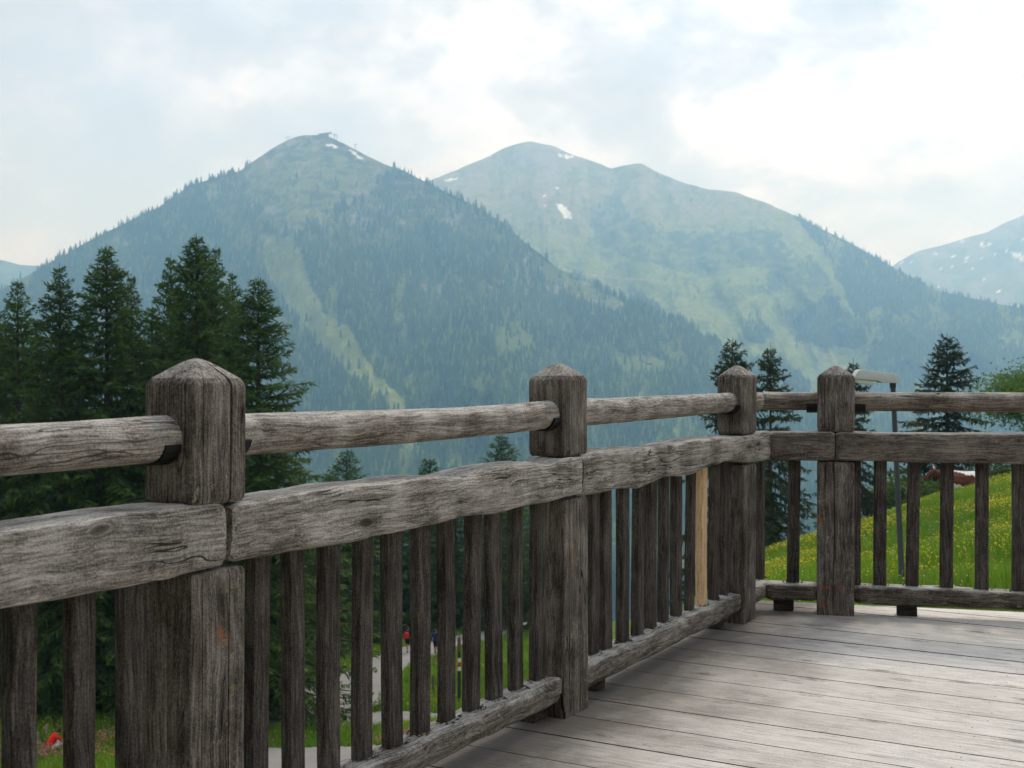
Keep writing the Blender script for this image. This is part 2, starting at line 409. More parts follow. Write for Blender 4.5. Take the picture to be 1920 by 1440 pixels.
class Massif:
    """a mountain side: every column runs from its foot up to the ridge and over the back"""
    def __init__(s, sky, rd, base_d, base_py, x0, x1, cols, rows, gpow, relief, seed, back=900):
        px = np.linspace(x0, x1, cols)
        t = np.concatenate([np.linspace(0, 1, rows), 1 + np.linspace(0.02, 1, 14) ** 1.5])
        s.px, s.t = px, t
        PX, T = np.meshgrid(px, t)
        spy = smooth_tab(sky, PX, 5) + fbm(PX / 26, PX * 0 + seed, seed, 4) * 1.6
        rdist = smooth_tab(rd, PX, 60)
        bd = lerp_tab(base_d, PX); bpy_ = lerp_tab(base_py, PX)
        tf = np.clip(T, 0, 1); tb = np.clip(T - 1, 0, 1)
        # spurs and gullies bring the slope forward or set it back
        spur = fbm(PX / 150 + T * 1.3, T * 1.9, seed + 1, 4, 0.5)
        spur2 = fbm(PX / 46 + T * 2.4 * np.sign(PX - 1010), T * 5.2 + 5, seed + 2, 4, 0.55)
        env = np.sin(np.pi * np.clip(tf, 0, 1)) ** 0.7 * (T <= 1)
        d = bd + (rdist - bd) * tf + env * relief * (spur * 1.0 + spur2 * 0.30)
        e0 = (697 - bpy_) / F; e1 = (697 - spy) / F
        e = e0 + (e1 - e0) * tf ** gpow
        z = HC + d * e
        z = z + fbm(PX / 30, T * 9, seed + 5, 4, 0.6) * 13 * env
        z = np.where(T > 1, HC + rdist * e1 - tb * back * 0.55, z)
        d = np.where(T > 1, rdist + tb * back, d)
        X = (PX - 960) / F * d
        s.P = np.stack([X, d, z], -1)
        s.shape = T.shape
        q = np.arange(T.size).reshape(T.shape)
        s.quads = np.stack([q[:-1, :-1], q[:-1, 1:], q[1:, 1:], q[1:, :-1]], -1).reshape(-1, 4)
        s.PXs, s.PYs = proj(s.P)
        s.T = T
    def at(s, u, v):
        """bilinear point for arrays u (column) v (row) in index units"""
        i = np.clip(u.astype(int), 0, s.shape[1] - 2); j = np.clip(v.astype(int), 0, s.shape[0] - 2)
        fu = (u - i)[:, None]; fv = (v - j)[:, None]; P = s.P
        return (P[j, i] * (1 - fu) + P[j, i + 1] * fu) * (1 - fv) + (P[j + 1, i] * (1 - fu) + P[j + 1, i + 1] * fu) * fv
def land_mat(name):
    k = NT(name); a = k.add('ShaderNodeAttribute'); a.attribute_name = 'Col'
    t = k.add('ShaderNodeTexCoord').outputs['Object']
    n1 = k.noise(t, 0.02, 6, 0.65); n2 = k.noise(t, 0.11, 4, 0.7)
    f = k.math('ADD', k.math('MULTIPLY', n1, 0.9), k.math('MULTIPLY', n2, 0.7))
    g = k.ramp(f, [(0.45, 0.55), (1.1, 1.5)])
    f2 = k.math('MULTIPLY_ADD', f, 1.25, -0.05)
    k.color(k.mix(1.0, a.outputs['Color'], k.ramp(k.math('MULTIPLY', f2, 0.6), [(0.30, 0.35), (0.50, 0.85), (0.72, 1.35)]), 'MULTIPLY'))
    k.rough(0.95); k.spec(0.05); k.bump(f, 0.9, 9.0)
    return k.m
M_land = land_mat('alpine_slope')
def blend(col, mask, c):
    m = np.clip(mask, 0, 1)[..., None]; return col * (1 - m) + np.array(c) * m

MA = Massif(SKY1, RD1, [(-500, 1500), (2050, 1400)], [(-500, 1060), (2050, 1080)], -420, 2040, 560, 230, 0.92, 330, 11)
MB = Massif(SKY2, RD2, [(500, 2300), (1400, 2300), (1920, 2000), (2400, 1900)], [(500, 980), (2400, 1010)], 620, 2380, 640, 220, 0.85, 520, 23)

# open ground on the nearer mountain, in survey coordinates
A_OPEN = [[(452, 318), (520, 268), (570, 245), (625, 248), (700, 298), (735, 318), (705, 345), (650, 385), (610, 408), (585, 420), (560, 440), (520, 440), (490, 420), (470, 370)],
          [(488, 440), (545, 445), (570, 480), (580, 538), (612, 588), (662, 620), (676, 660), (700, 698), (750, 742), (776, 792), (738, 776), (688, 728), (632, 690), (584, 632), (534, 584), (506, 540), (494, 490)],
          [(505, 590), (540, 596), (562, 632), (528, 646), (508, 622)],
          [(922, 603), (1000, 612), (1012, 662), (962, 672), (930, 676)],
          [(1145, 655), (1225, 662), (1262, 692), (1170, 694)],
          [(1226, 636), (1292, 668), (1316, 704), (1258, 676)],
          [(990, 465), (1040, 500), (1120, 545), (1180, 572), (1140, 585), (1060, 548), (1000, 505)],
          [(835, 850), (900, 868), (880, 890), (840, 885)], [(735, 790), (790, 830), (830, 872), (800, 872), (750, 826)]]
A_THIN = [[(370, 350), (450, 325), (500, 440), (560, 500), (490, 500), (420, 430)],
          [(560, 440), (640, 400), (700, 340), (760, 330), (830, 380), (780, 440), (720, 470), (640, 470)],
          [(780, 340), (870, 380), (960, 450), (900, 450), (830, 420)], [(745, 560), (775, 640), (760, 680), (738, 620)],
          [(890, 640), (912, 720), (905, 800), (893, 730)]]
def wob(px, py, a=7.0, s=16.0, seed=0): return px + fbm(px / s, py / s, 31 + seed, 3) * a, py + fbm(px / s + 40, py / s, 41 + seed, 3) * a
def dens_A(px, py):
    x, y = wob(px, py); d = np.ones(np.shape(px))
    for p in A_THIN: d = np.where(inpoly(x, y, p), 0.30, d)
    n = fbm(px / 45, py / 45, 77, 4); d = d * np.where(n > 0.22, 0.35, 1.0)
    d = d * np.where((fbm(px / 13 + py / 60, py / 75, 177, 3) > 0.42) & (py > 480), 0.06, 1.0)
    x2, y2 = wob(px, py, 16, 22, 5)
    for i_, p in enumerate(A_OPEN): d = np.where(inpoly(x2, y2, p) if i_ in (0, 3, 4) else inpoly(x, y, p), 0.02 if i_ in (0, 1) else 0.09, d)
    d = np.where((py < 330) & (px > 470) & (px < 735), 0.0, d)
    return d
B_WOOD = [[(1478, 396), (1560, 428), (1690, 498), (1930, 566), (2400, 680), (2400, 1010), (1470, 1010), (1500, 860), (1560, 760), (1620, 700), (1640, 640), (1600, 580), (1560, 510), (1530, 450)],
          [(1500, 575), (1560, 560), (1610, 600), (1625, 650), (1560, 655), (1490, 635)], [(1385, 607), (1420, 595), (1446, 632), (1440, 652), (1392, 640)],
          [(1180, 560), (1205, 545), (1240, 590), (1285, 620), (1275, 640), (1200, 620)], [(1330, 700), (1450, 660), (1520, 720), (1480, 820), (1380, 790)], [(900, 480), (1100, 520), (1300, 640), (1450, 760), (1500, 1000), (700, 1000), (700, 600)],
          [(1270, 622), (1300, 618), (1325, 650), (1315, 690), (1280, 660)]]
B_SHRUB = [[(1100, 395), (1135, 372), (1165, 376), (1178, 400), (1150, 415), (1110, 420)], [(1105, 415), (1180, 400), (1240, 430), (1330, 440), (1450, 430), (1490, 470), (1470, 500), (1380, 505), (1290, 515), (1210, 490), (1130, 480)],
           [(1440, 500), (1520, 480), (1560, 530), (1500, 560), (1440, 540)], [(1120, 380), (1140, 363), (1160, 366), (1170, 385), (1140, 392)]]
B_OPEN2 = [[(1440, 640), (1520, 650), (1590, 662), (1600, 690), (1520, 690), (1450, 668)], [(1780, 690), (1830, 700), (1870, 720), (1840, 735), (1790, 715)]]
def dens_B(px, py):
    x, y = wob(px, py, 8, 18, 3); d = np.full(np.shape(px), 0.006)
    for p in B_SHRUB: d = np.where(inpoly(x, y, p), 0.03, d)
    for p in B_WOOD: d = np.where(inpoly(x, y, p), 1.0, d)
    d = d * np.where((d > 0.5) & (fbm(px / 40, py / 40, 79, 4) > 0.30), 0.35, 1.0)
    for p in B_OPEN2: d = np.where(inpoly(x, y, p), 0.02, d)
    return d
GRASS = (0.190, 0.235, 0.055); ALP = (0.255, 0.230, 0.095); FLOOR = (0.035, 0.055, 0.022); ROCK = (0.27, 0.245, 0.215); SNOW = (0.88, 0.89, 0.90); SHRUB = (0.040, 0.068, 0.024); EARTH = (0.34, 0.27, 0.20)
def soft(px, py, polys, seed, a=5.0, s=12.0):
    m = np.zeros(np.shape(px))
    for p in polys: m = np.maximum(m, inpoly(*wob(px, py, a, s, seed), p).astype(float))
    return m
# colours of the nearer mountain
px, py = MA.PXs, MA.PYs
da = dens_A(px, py)
ca = np.zeros(px.shape + (3,)) + np.array(FLOOR)
ca = blend(ca, 1 - np.clip((da - 0.05) / 0.6, 0, 1), (0.120, 0.155, 0.042))
ca = blend(ca, soft(px, py, [A_OPEN[1]], 8, 9, 15) * np.clip((py - 430) / 90, 0, 1), (0.195, 0.235, 0.068))
alp = np.clip((470 - py) / 130, 0, 1) * (da < 0.5)
ca = blend(ca, alp * 0.55, (0.165, 0.165, 0.070))
ca = blend(ca, (fbm(px / 22, py / 9, 91, 4) > 0.12) * (da < 0.5) * (py < 440) * 0.75, SHRUB)
ca = blend(ca, (fbm(px / 18, py / 18, 95, 4) > 0.34) * (da < 0.9) * (py < 600) * 0.55, ROCK)
ca = blend(ca, soft(px, py, [[(655, 282), (664, 284), (682, 299), (676, 299)], [(610, 269), (622, 271), (622, 274), (612, 273)], [(624, 272), (634, 275), (633, 279), (624, 277)]], 1, 1.5, 5), SNOW)
ca = blend(ca, ((np.abs(py - 285 - 4 * np.sin(px / 30)) < 2.0) & (px > 505) & (px < 640)) * 0.6, SHRUB)
mt = obj('mountain_near', mesh_np('mountain_near', MA.P.reshape(-1, 3), MA.quads, True, ca.reshape(-1, 3)), M_land); tag(mt, kind='structure')
# colours of the peak behind
px, py = MB.PXs, MB.PYs
db = dens_B(px, py)
cb = np.zeros(px.shape + (3,)) + np.array(GRASS)
cb = blend(cb, np.clip((500 - py) / 120, 0, 1) * 0.85, ALP)
cb = blend(cb, soft(px, py, B_SHRUB, 4, 9, 14) * np.clip(0.75 + fbm(px / 14, py / 7, 15, 4) * 1.1, 0, 0.9), SHRUB)
cb = blend(cb, (fbm(px / 30, py / 16, 17, 4) > 0.18) * (py > 420) * 0.5, SHRUB)
cb = blend(cb, np.clip((db - 0.2) / 0.6, 0, 1), FLOOR)
gx_, gy_ = wob(px, py, 26, 40, 9); gul = fbm((gx_ - 1000) / 16 + (gy_ - 270) * np.sign(gx_ - 1010) / 60, gy_ / 30, 61, 4)
cb = blend(cb, (gul > 0.16) * (py < 420) * (db < 0.5) * 0.38, ROCK)
cb = blend(cb, (gul < -0.24) * (db < 0.5) * 0.35, SHRUB)
cb = blend(cb, (fbm(px / 40, py / 12, 63, 4) > 0.22) * (db < 0.5) * 0.45, (0.15, 0.20, 0.055))
cb = blend(cb, soft(px, py, [[(960, 280), (990, 268), (1020, 272), (1045, 290), (1050, 330), (1030, 345), (1010, 310), (985, 318), (965, 300)]], 5) * 0.7, ROCK)
cb = blend(cb, soft(px, py, [[(1000, 320), (1050, 325), (1048, 352), (1026, 388), (1014, 385), (1008, 350)]], 6) * 0.5 * (fbm(px / 5, py / 30, 19, 3) > -0.1), EARTH)
cb = blend(cb, (seg_dist(px, py, [(1020, 495), (1090, 513), (1150, 520), (1250, 528)]) < 1.7) * 0.7, EARTH)
cb = blend(cb, (seg_dist(px, py, [(1480, 640), (1530, 655), (1580, 690), (1560, 668), (1500, 648)]) < 1.6) * 0.5, EARTH)
cb = blend(cb, soft(px, py, [[(1041, 380), (1055, 384), (1066, 392), (1074, 408), (1059, 411), (1051, 397)], [(1040, 287), (1058, 289), (1076, 293), (1066, 298), (1050, 293)],
                             [(1040, 352), (1049, 350), (1046, 355)], [(1016, 381), (1024, 384), (1021, 387)], [(832, 337), (856, 333), (858, 335), (836, 340)], [(914, 291), (924, 289), (922, 293)], [(1016, 367), (1022, 366), (1020, 371)]], 7, 1.2, 5), SNOW)
mt = obj('mountain_peak', mesh_np('mountain_peak', MB.P.reshape(-1, 3), MB.quads, True, cb.reshape(-1, 3)), M_land); tag(mt, kind='structure')
# far ranges on either side
MC = Massif([(1500, 590), (1600, 545), (1680, 494), (1720, 472), (1760, 462), (1800, 450), (1850, 436), (1885, 416), (1920, 403), (2000, 380), (2200, 350), (2600, 420)], [(1500, 7400), (2600, 7400)], [(1500, 5400), (2600, 5400)], [(1500, 720), (2600, 720)], 1500, 2600, 260, 90, 1.0, 420, 37)
px, py = MC.PXs, MC.PYs
cc = np.zeros(px.shape + (3,)) + np.array((0.13, 0.14, 0.07))
cc = blend(cc, (fbm(px / 30, py / 20, 5, 4) > 0.1) * 0.6, ROCK)
cc = blend(cc, ((fbm(px / 9 + py / 14, py / 7, 7, 3) > 0.50) & (py < 550) & (py > 440)) * 1.0, SNOW)
cc = blend(cc, soft(px, py, [[(1895, 470), (1920, 480), (1920, 492), (1902, 484)]], 2, 3, 6), SNOW)
mt = obj('mountain_range', mesh_np('mountain_range', MC.P.reshape(-1, 3), MC.quads, True, cc.reshape(-1, 3)), M_land); tag(mt, kind='structure')
MD = Massif([(-700, 470), (-100, 480), (0, 487), (40, 497), (90, 499), (150, 512), (300, 560), (500, 600)], [(-700, 6600), (500, 6600)], [(-700, 4600), (500, 4600)], [(-700, 700), (500, 700)], -650, 480, 160, 70, 1.0, 300, 51)
cd = np.zeros(MD.PXs.shape + (3,)) + np.array((0.10, 0.13, 0.05))
cd = blend(cd, (fbm(MD.PXs / 20, MD.PYs / 12, 5, 4) > 0.0) * 0.8, FLOOR)
mt = obj('hills', mesh_np('hills', MD.P.reshape(-1, 3), MD.quads, True, cd.reshape(-1, 3)), M_land); tag(mt, kind='structure')

# far woods: thousands of small spruces, one mass for each mountain side
k = NT('far_spruce'); a = k.add('ShaderNodeAttribute'); a.attribute_name = 'Col'
k.color(a.outputs['Color']); k.rough(0.95); k.spec(0.05); M_farspruce = k.m
def cone_tree(rng, sides=5, tiers=4):
    V = []; T = []
    zs = np.linspace(0.10, 0.86, tiers)
    for i in range(tiers):
        zb = zs[i] - 0.05; zt = min(1.0, zs[i] + 0.36 if i < tiers - 1 else 1.0)
        rr = 0.5 * (1 - zs[i]) ** 0.8 + 0.035
        a0 = rng.random() * 6; b = len(V)
        for q in range(sides):
            an = a0 + q * 2 * math.pi / sides
            j = 0.75 + 0.5 * rng.random()
            V.append((math.cos(an) * rr * j, math.sin(an) * rr * j, zb - 0.05 * rng.random()))
        V.append((0, 0, zt))
        for q in range(sides): T.append((b + q, b + (q + 1) % sides, b + sides))
    return np.array(V), np.array(T)
def far_wood(name, mass, dens, n, label, hmin, hmax, seed, py_max=1010, keep=1.0):
    rng = np.random.default_rng(seed)
    rows = int((mass.t <= 1).sum())
    # candidate cells weighted by their ground area
    P = mass.P[:rows]
    e1 = P[:-1, 1:] - P[:-1, :-1]; e2 = P[1:, :-1] - P[:-1, :-1]
    ar = np.linalg.norm(np.cross(e1, e2), axis=-1)
    pyc = mass.PYs[:rows - 1, :-1]; pxc = mass.PXs[:rows - 1, :-1]
    wgt = ar * dens(pxc, pyc) * (pyc < py_max) * (pxc > -120) * (pxc < 2060)
    wgt = wgt.ravel() / wgt.sum()
    cell = rng.choice(wgt.size, n, p=wgt)
    j, i = np.unravel_index(cell, pyc.shape)
    u = i + rng.random(n); v = j + rng.random(n)
    Q = mass.at(u, v)
    kk = [cone_tree(random.Random(seed + q)) for q in range(6)]
    nv = len(kk[0][0]); nf = len(kk[0][1])
    var = rng.integers(0, 6, n)
    TV = np.stack([q[0] for q in kk])[var]; TF = np.stack([q[1] for q in kk])[var]
    H = hmin + (hmax - hmin) * rng.random(n) ** 0.8
    H *= np.where(rng.random(n) < 0.12, 0.6, 1.0)
    H *= 1 + 0.30 * fbm(Q[:, 0] / 70, Q[:, 1] / 110, 24, 3)
    W = H * (0.30 + 0.17 * rng.random(n))
    an = rng.random(n) * 6.28; cs, sn = np.cos(an)[:, None], np.sin(an)[:, None]
    x = (TV[..., 0] * cs - TV[..., 1] * sn) * W[:, None]; y = (TV[..., 0] * sn + TV[..., 1] * cs) * W[:, None]
    V = np.stack([x, y, TV[..., 2] * H[:, None] - 0.8], -1) + Q[:, None, :]
    Tt = TF + (np.arange(n) * nv)[:, None, None]
    tint = np.clip(0.5 + 0.75 * fbm(Q[:, 0] / 90, Q[:, 1] / 200 + Q[:, 2] / 90, 14, 4) + rng.normal(0, 0.28, n), 0, 1)
    c0 = np.array((0.024, 0.052, 0.020)); c1 = np.array((0.066, 0.112, 0.034)); c2 = np.array((0.135, 0.185, 0.055))
    c = c0 + (c1 - c0) * tint[:, None]
    lar = (rng.random(n) < 0.10 + 0.30 * np.clip(fbm(Q[:, 0] / 160, Q[:, 1] / 160, 4, 3), 0, 1))
    c = np.where(lar[:, None], c2 * (0.8 + 0.4 * tint[:, None]), c)
    C = np.repeat(c[:, None, :], nv, 1).reshape(-1, 3)
    o = obj(name, mesh_np(name, V.reshape(-1, 3), Tt.reshape(-1, 3), False, C), M_farspruce)
    tag(o, label, 'forest', kind='stuff'); return o
far_wood('forest', MA, dens_A, 42000, 'hazy blue green spruce forest covering the nearer mountain with the ski run', 11, 25, 5)
far_wood('forest', MB, dens_B, 19000, 'distant hazy spruce forest on the right flank of the snow-patched mountain', 11, 24, 6)

# ------------------------------------------------------------------ haze: one closed box of bluish air
zlo = float(min(ZZ.min(), MA.P[..., 2].min(), MB.P[..., 2].min(), MC.P[..., 2].min(), MD.P[..., 2].min())) - 1.0
zhi = float(max(MA.P[..., 2].max(), MB.P[..., 2].max(), MC.P[..., 2].max(), MD.P[..., 2].max())) + 60.0
bm = bmesh.new(); bmesh.ops.create_cube(bm, size=1.0)
xlim = max(abs(gx[0]), gx[-1]) + 50; ylim = max(abs(gy[0]), gy[-1]) + 50
for vv in bm.verts: vv.co = ((vv.co.x * 2 * xlim), (vv.co.y * 2 * ylim), zlo if vv.co.z < 0 else zhi)
me = bpy.data.meshes.new('haze'); bm.to_mesh(me); bm.free()
hm = bpy.data.materials.new('haze'); hm.use_nodes = True; hn = hm.node_tree.nodes; hn.clear()
ho = hn.new('ShaderNodeOutputMaterial'); hv = hn.new('ShaderNodeVolumePrincipled')
HAZE = 2.0e-4
hv.inputs['Color'].default_value = (0.36, 0.68, 1.05, 1); hv.inputs['Absorption Color'].default_value = (1, 1, 1, 1)
hv.inputs['Density'].default_value = HAZE; hv.inputs['Anisotropy'].default_value = 0.5
hm.node_tree.links.new(hv.outputs['Volume'], ho.inputs['Volume'])
hz = obj('haze', me, hm); tag(hz, 'pale blue summer haze filling the valley', 'haze', kind='stuff')

# ------------------------------------------------------------------ the terrace: layout on the plan
P1 = Vector((-0.711, 2.75)); P2 = Vector((0.172, 4.28)); P3 = Vector((1.066, 5.86)); P4 = Vector((1.582, 6.03))
U = (P3 - P1).normalized(); NRM = Vector((U.y, -U.x))                # along the long railing; towards the deck
VD = Vector((0.970, -0.242)).normalized(); NV = Vector((-VD.y, VD.x))  # along the short railing; away from the deck
RZ1 = math.atan2(U.y, U.x); RZ2 = math.atan2(VD.y, VD.x)
def along(px, o, d):
    tx = (px - 960) / F
    return (tx * o.y - o.x) / (d.x - tx * d.y)
den = U.x * VD.y - U.y * VD.x
_d = P4 - P1
CORNER = (_d.x * VD.y - _d.y * VD.x) / den            # local x of the corner on the long railing
_c = P1 + U * CORNER
CORNER2 = (_c - P4).dot(VD)                           # and on the short one (negative)

M_deck = wood('deck_board', 0, (0.335, 0.322, 0.31), (0.47, 0.457, 0.445), (0.55, 0.537, 0.522), lichen=0.0, rings=0.10, crack=0.6, rough=0.85, mottle=0.45, knots=0.9, stain_shade=True, tint=1.42)
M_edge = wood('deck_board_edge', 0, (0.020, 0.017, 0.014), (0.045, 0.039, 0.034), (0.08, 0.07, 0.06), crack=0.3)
M_beam = wood('hewn_beam', 0, (0.070, 0.062, 0.056), (0.185, 0.172, 0.160), (0.33, 0.315, 0.295), lichen=0.5, rings=0.35, crack=1.0, silver_lit=0.85, mottle=0.8, knots=0.9, tint=1.30)
M_beam2 = wood('brown_beam', 0, (0.052, 0.042, 0.035), (0.125, 0.108, 0.094), (0.235, 0.212, 0.188), lichen=0.5, rings=0.4, crack=1.0, silver_lit=0.75, mottle=0.7, knots=0.8)
M_rail = wood('round_rail', 0, (0.075, 0.062, 0.052), (0.20, 0.182, 0.165), (0.36, 0.34, 0.315), lichen=0.8, rings=0.2, crack=0.8, silver_lit=0.8, mottle=0.8, tint=1.15)
M_low = wood('bottom_rail', 0, (0.060, 0.052, 0.045), (0.155, 0.142, 0.128), (0.28, 0.262, 0.24), lichen=0.9, rings=0.6, crack=1.0, silver_lit=0.8, mottle=0.8)
M_bal = wood('baluster', 2, (0.026, 0.022, 0.0195), (0.060, 0.053, 0.048), (0.125, 0.113, 0.104), fine=0.9, rings=0.25, crack=0.5, mottle=0.55, knots=0.7)
M_balnew = wood('fresh_baluster', 2, (0.50, 0.33, 0.19), (0.62, 0.43, 0.26), (0.70, 0.51, 0.33), rings=0.3, crack=0.05, mottle=0.15, rough=0.6)
OR = (0.33, 0.085, 0.022)
def post_mat(name, marks): return wood(name, 2, (0.042, 0.035, 0.030), (0.105, 0.092, 0.082), (0.215, 0.196, 0.178), lichen=0.75, rings=0.35, crack=1.3, silver_lit=0.55, mottle=0.8, marks=marks, knots=0.6, tint=1.12)
M_block = wood('spacer_block', 0, (0.03, 0.026, 0.022), (0.06, 0.053, 0.046), (0.10, 0.09, 0.08))
M_iron = plain('black_iron', (0.012, 0.012, 0.013), 0.55, 0.6, 0.3, 40)

# deck of wide boards
deck = empty('deck', (0, 0, 0)); tag(deck, kind='structure')
QX = Vector((NRM.x, NRM.y)); QY = U
def clip(poly, a, b, c):        # keep a*x+b*y <= c
    out = []
    for i in range(len(poly)):
        p, q = poly[i], poly[(i + 1) % len(poly)]
        dp, dq = a * p[0] + b * p[1] - c, a * q[0] + b * q[1] - c
        if dp <= 0: out.append(p)
        if dp * dq < 0:
            f = dp / (dp - dq); out.append((p[0] + (q[0] - p[0]) * f, p[1] + (q[1] - p[1]) * f))
    return out
m0 = P1.dot(QX) - 0.20
rngd = random.Random(3)
q = -3.0 - 0.23 * 0
qs = []
qq = 5.839 + 0.23 * 5
while qq > -2.6:
    qs.append(qq); qq -= 0.23
ea, eb = NV.dot(QX), NV.dot(QY); ec = P4.dot(NV) + 0.24
for qv in qs:
    lo = qv - 0.23 + 0.0008 + 0.0040 * rngd.random() ** 1.5; hi = qv - 0.0008 - 0.0040 * rngd.random() ** 1.5
    ml = m0 + rngd.uniform(-0.02, 0.02)
    poly = clip([(ml, lo), (m0 + 9.5, lo), (m0 + 9.5, hi), (ml, hi)], ea, eb, ec)
    if len(poly) < 3: continue
    cx = m0 + 2.0; cy = (lo + hi) / 2
    V = []; n = len(poly)
    tilt = rngd.uniform(-.010, .010); dz = rngd.uniform(-.0015, .0015)
    gcx = sum(p[0] for p in poly) / n
    for zz, ins in ((-0.042, 0.0), (-0.003, 0.0), (0.0, 0.002)):
        for (a, b) in poly:
            sb = (1 if b > cy else -1); sa = (1 if a > gcx else -1)
            V.append((a - cx - sa * ins, b - cy - sb * ins, zz + (b - cy) * tilt + dz))
    Fc = [tuple(range(n - 1, -1, -1)), tuple(range(2 * n, 3 * n))]
    for r_ in (0, n):
        for i in range(n): Fc.append((r_ + i, r_ + (i + 1) % n, r_ + n + (i + 1) % n, r_ + n + i))
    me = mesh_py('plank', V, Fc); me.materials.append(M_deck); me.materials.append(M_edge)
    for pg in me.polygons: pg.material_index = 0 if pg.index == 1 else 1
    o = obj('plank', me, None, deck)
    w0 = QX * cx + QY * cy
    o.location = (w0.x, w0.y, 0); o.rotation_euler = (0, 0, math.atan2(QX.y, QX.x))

M_screw = plain('screw_head', (0.06, 0.052, 0.045), 0.6, 0.5)
V = []; Fc = []
for qv in qs:
    for mm in (0.06, 1.5, 3.2, 5.0, 7.0):
        for dq in (0.05, 0.18):
            qy = qv - dq + rngd.uniform(-.012, .012); mx_ = m0 + mm + rngd.uniform(-.02, .02)
            if ea * mx_ + eb * qy > ec - 0.05: continue
            w0 = QX * mx_ + QY * qy; b0 = len(V)
            for j in range(7): V.append((w0.x + math.cos(j * 0.8976) * 0.0036, w0.y + math.sin(j * 0.8976) * 0.0036, 0.0042))
            Fc.append(tuple(range(b0, b0 + 7)))
o = obj('screws', mesh_py('screws', V, Fc), M_screw, deck); o['kind'] = 'stuff'

# ------------------------------------------------------------------ swept timber
def side_pts(n, a, b, notches=()):
    """parameters a..b with notches (pos, width, depth) -> list of (t, depth)"""
    out = []; cur = a; K = len(notches) + 1; m = max(2, n // K)
    for (p, wd, dp) in sorted(notches):
        for i in range(m): out.append((cur + (p - wd / 2 - cur) * i / (m - 1), 0.0))
        out.append((p, dp)); cur = p + wd / 2
    for i in range(m): out.append((cur + (b - cur) * i / (m - 1), 0.0))
    return out
def section(wd, ht, r, n=6, notch_bottom=(), notch_left=()):
    """rounded rectangle, (a, b) points counter-clockwise from the lower left"""
    pts = []
    for t, dp in side_pts(n, -wd / 2 + r, wd / 2 - r, notch_bottom): pts.append((t, -ht / 2 + dp))
    pts.append((wd / 2 - r * .29, -ht / 2 + r * .29))
    for t, dp in side_pts(n, -ht / 2 + r, ht / 2 - r): pts.append((wd / 2 - dp, t))
    pts.append((wd / 2 - r * .29, ht / 2 - r * .29))
    for t, dp in side_pts(n, wd / 2 - r, -wd / 2 + r): pts.append((t, ht / 2 - dp))
    pts.append((-wd / 2 + r * .29, ht / 2 - r * .29))
    for t, dp in side_pts(n, ht / 2 - r, -ht / 2 + r, [(p, -w_, d_) for p, w_, d_ in notch_left]): pts.append((-wd / 2 + dp, t))
    pts.append((-wd / 2 + r * .29, -ht / 2 + r * .29))
    return pts
def sweep(name, rings, axis, sharp=38, cap_in=0.0):
    """rings: list of (s, [(a, b)...])"""
    V = []; n = len(rings[0][1])
    for s_, pts in rings:
        for (a, b) in pts: V.append((s_, a, b) if axis == 0 else (a, b, s_))
    Fc = []
    for i in range(len(rings) - 1):
        for j in range(n):
            Fc.append((i * n + j, i * n + (j + 1) % n, (i + 1) * n + (j + 1) % n, (i + 1) * n + j))
    for i, s_ in ((0, rings[0][0]), (len(rings) - 1, rings[-1][0])):
        ca = sum(p[0] for p in rings[i][1]) / n; cb_ = sum(p[1] for p in rings[i][1]) / n
        c_ = len(V); V.append((s_, ca, cb_) if axis == 0 else (ca, cb_, s_))
        for j in range(n): Fc.append((i * n + j, i * n + (j + 1) % n, c_))
    me = mesh_py(name, V, Fc)
    b = bmesh.new(); b.from_mesh(me); bmesh.ops.recalc_face_normals(b, faces=b.faces); b.to_mesh(me); b.free()
    me.shade_smooth(); me.set_sharp_from_angle(angle=R(sharp)); me.update()
    return me
def F1(x, y, seed, o=3): return float(fbm(np.array([x]), np.array([y]), seed, o)[0])

def beam_mesh(L, wd, ht, seed, r=0.022, rough=0.006, bot=None, top=None, gap_end=True, step=0.02):
    n = max(8, int(L / step)); rings = []
    base = section(wd, ht, r, 7)
    SS = np.linspace(0, L, n + 1)
    nb_ = fbm(SS * 2.2, SS * 0, seed, 3); nt_ = fbm(SS * 3.0, SS * 0 + 5, seed, 3)
    nr_ = fbm(SS[:, None] * 7, np.arange(len(base))[None, :] * 0.35, seed + 3, 3)
    nw1 = np.maximum(0, fbm(SS * 4.3, SS * 0 + 9, seed + 5, 2)); nw2 = np.maximum(0, fbm(SS * 5.1, SS * 0 + 19, seed + 6, 2))
    for i in range(n + 1):
        s_ = L * i / n
        e = min(s_, L - s_); sh = 1.0 - (0.13 * (1 - min(1, e / 0.022)) ** 2)
        db_ = (bot(s_ / L) if bot else 0) + 0.004 * nb_[i]; dt_ = (top(s_ / L) if top else 0) + 0.005 * nt_[i]
        pts = []
        for j, (a, b) in enumerate(base):
            f = b / ht + .5
            nn = 1 + rough / 0.07 * nr_[i, j]
            # wany front upper arris: the hewn edge wanders in and out
            wv = 0.0
            if a < -wd * 0.25 and b > ht * 0.12: wv = 0.013 * nw1[i] * (b / ht - 0.12) / .38
            if a < -wd * 0.25 and b < -ht * 0.18: wv = 0.010 * nw2[i]
            pts.append(((a + wv) * nn * sh, (b * nn + db_ * (1 - f) + dt_ * f) * sh))
        rings.append((s_, pts))
    return sweep('beam', rings, 0, 42)
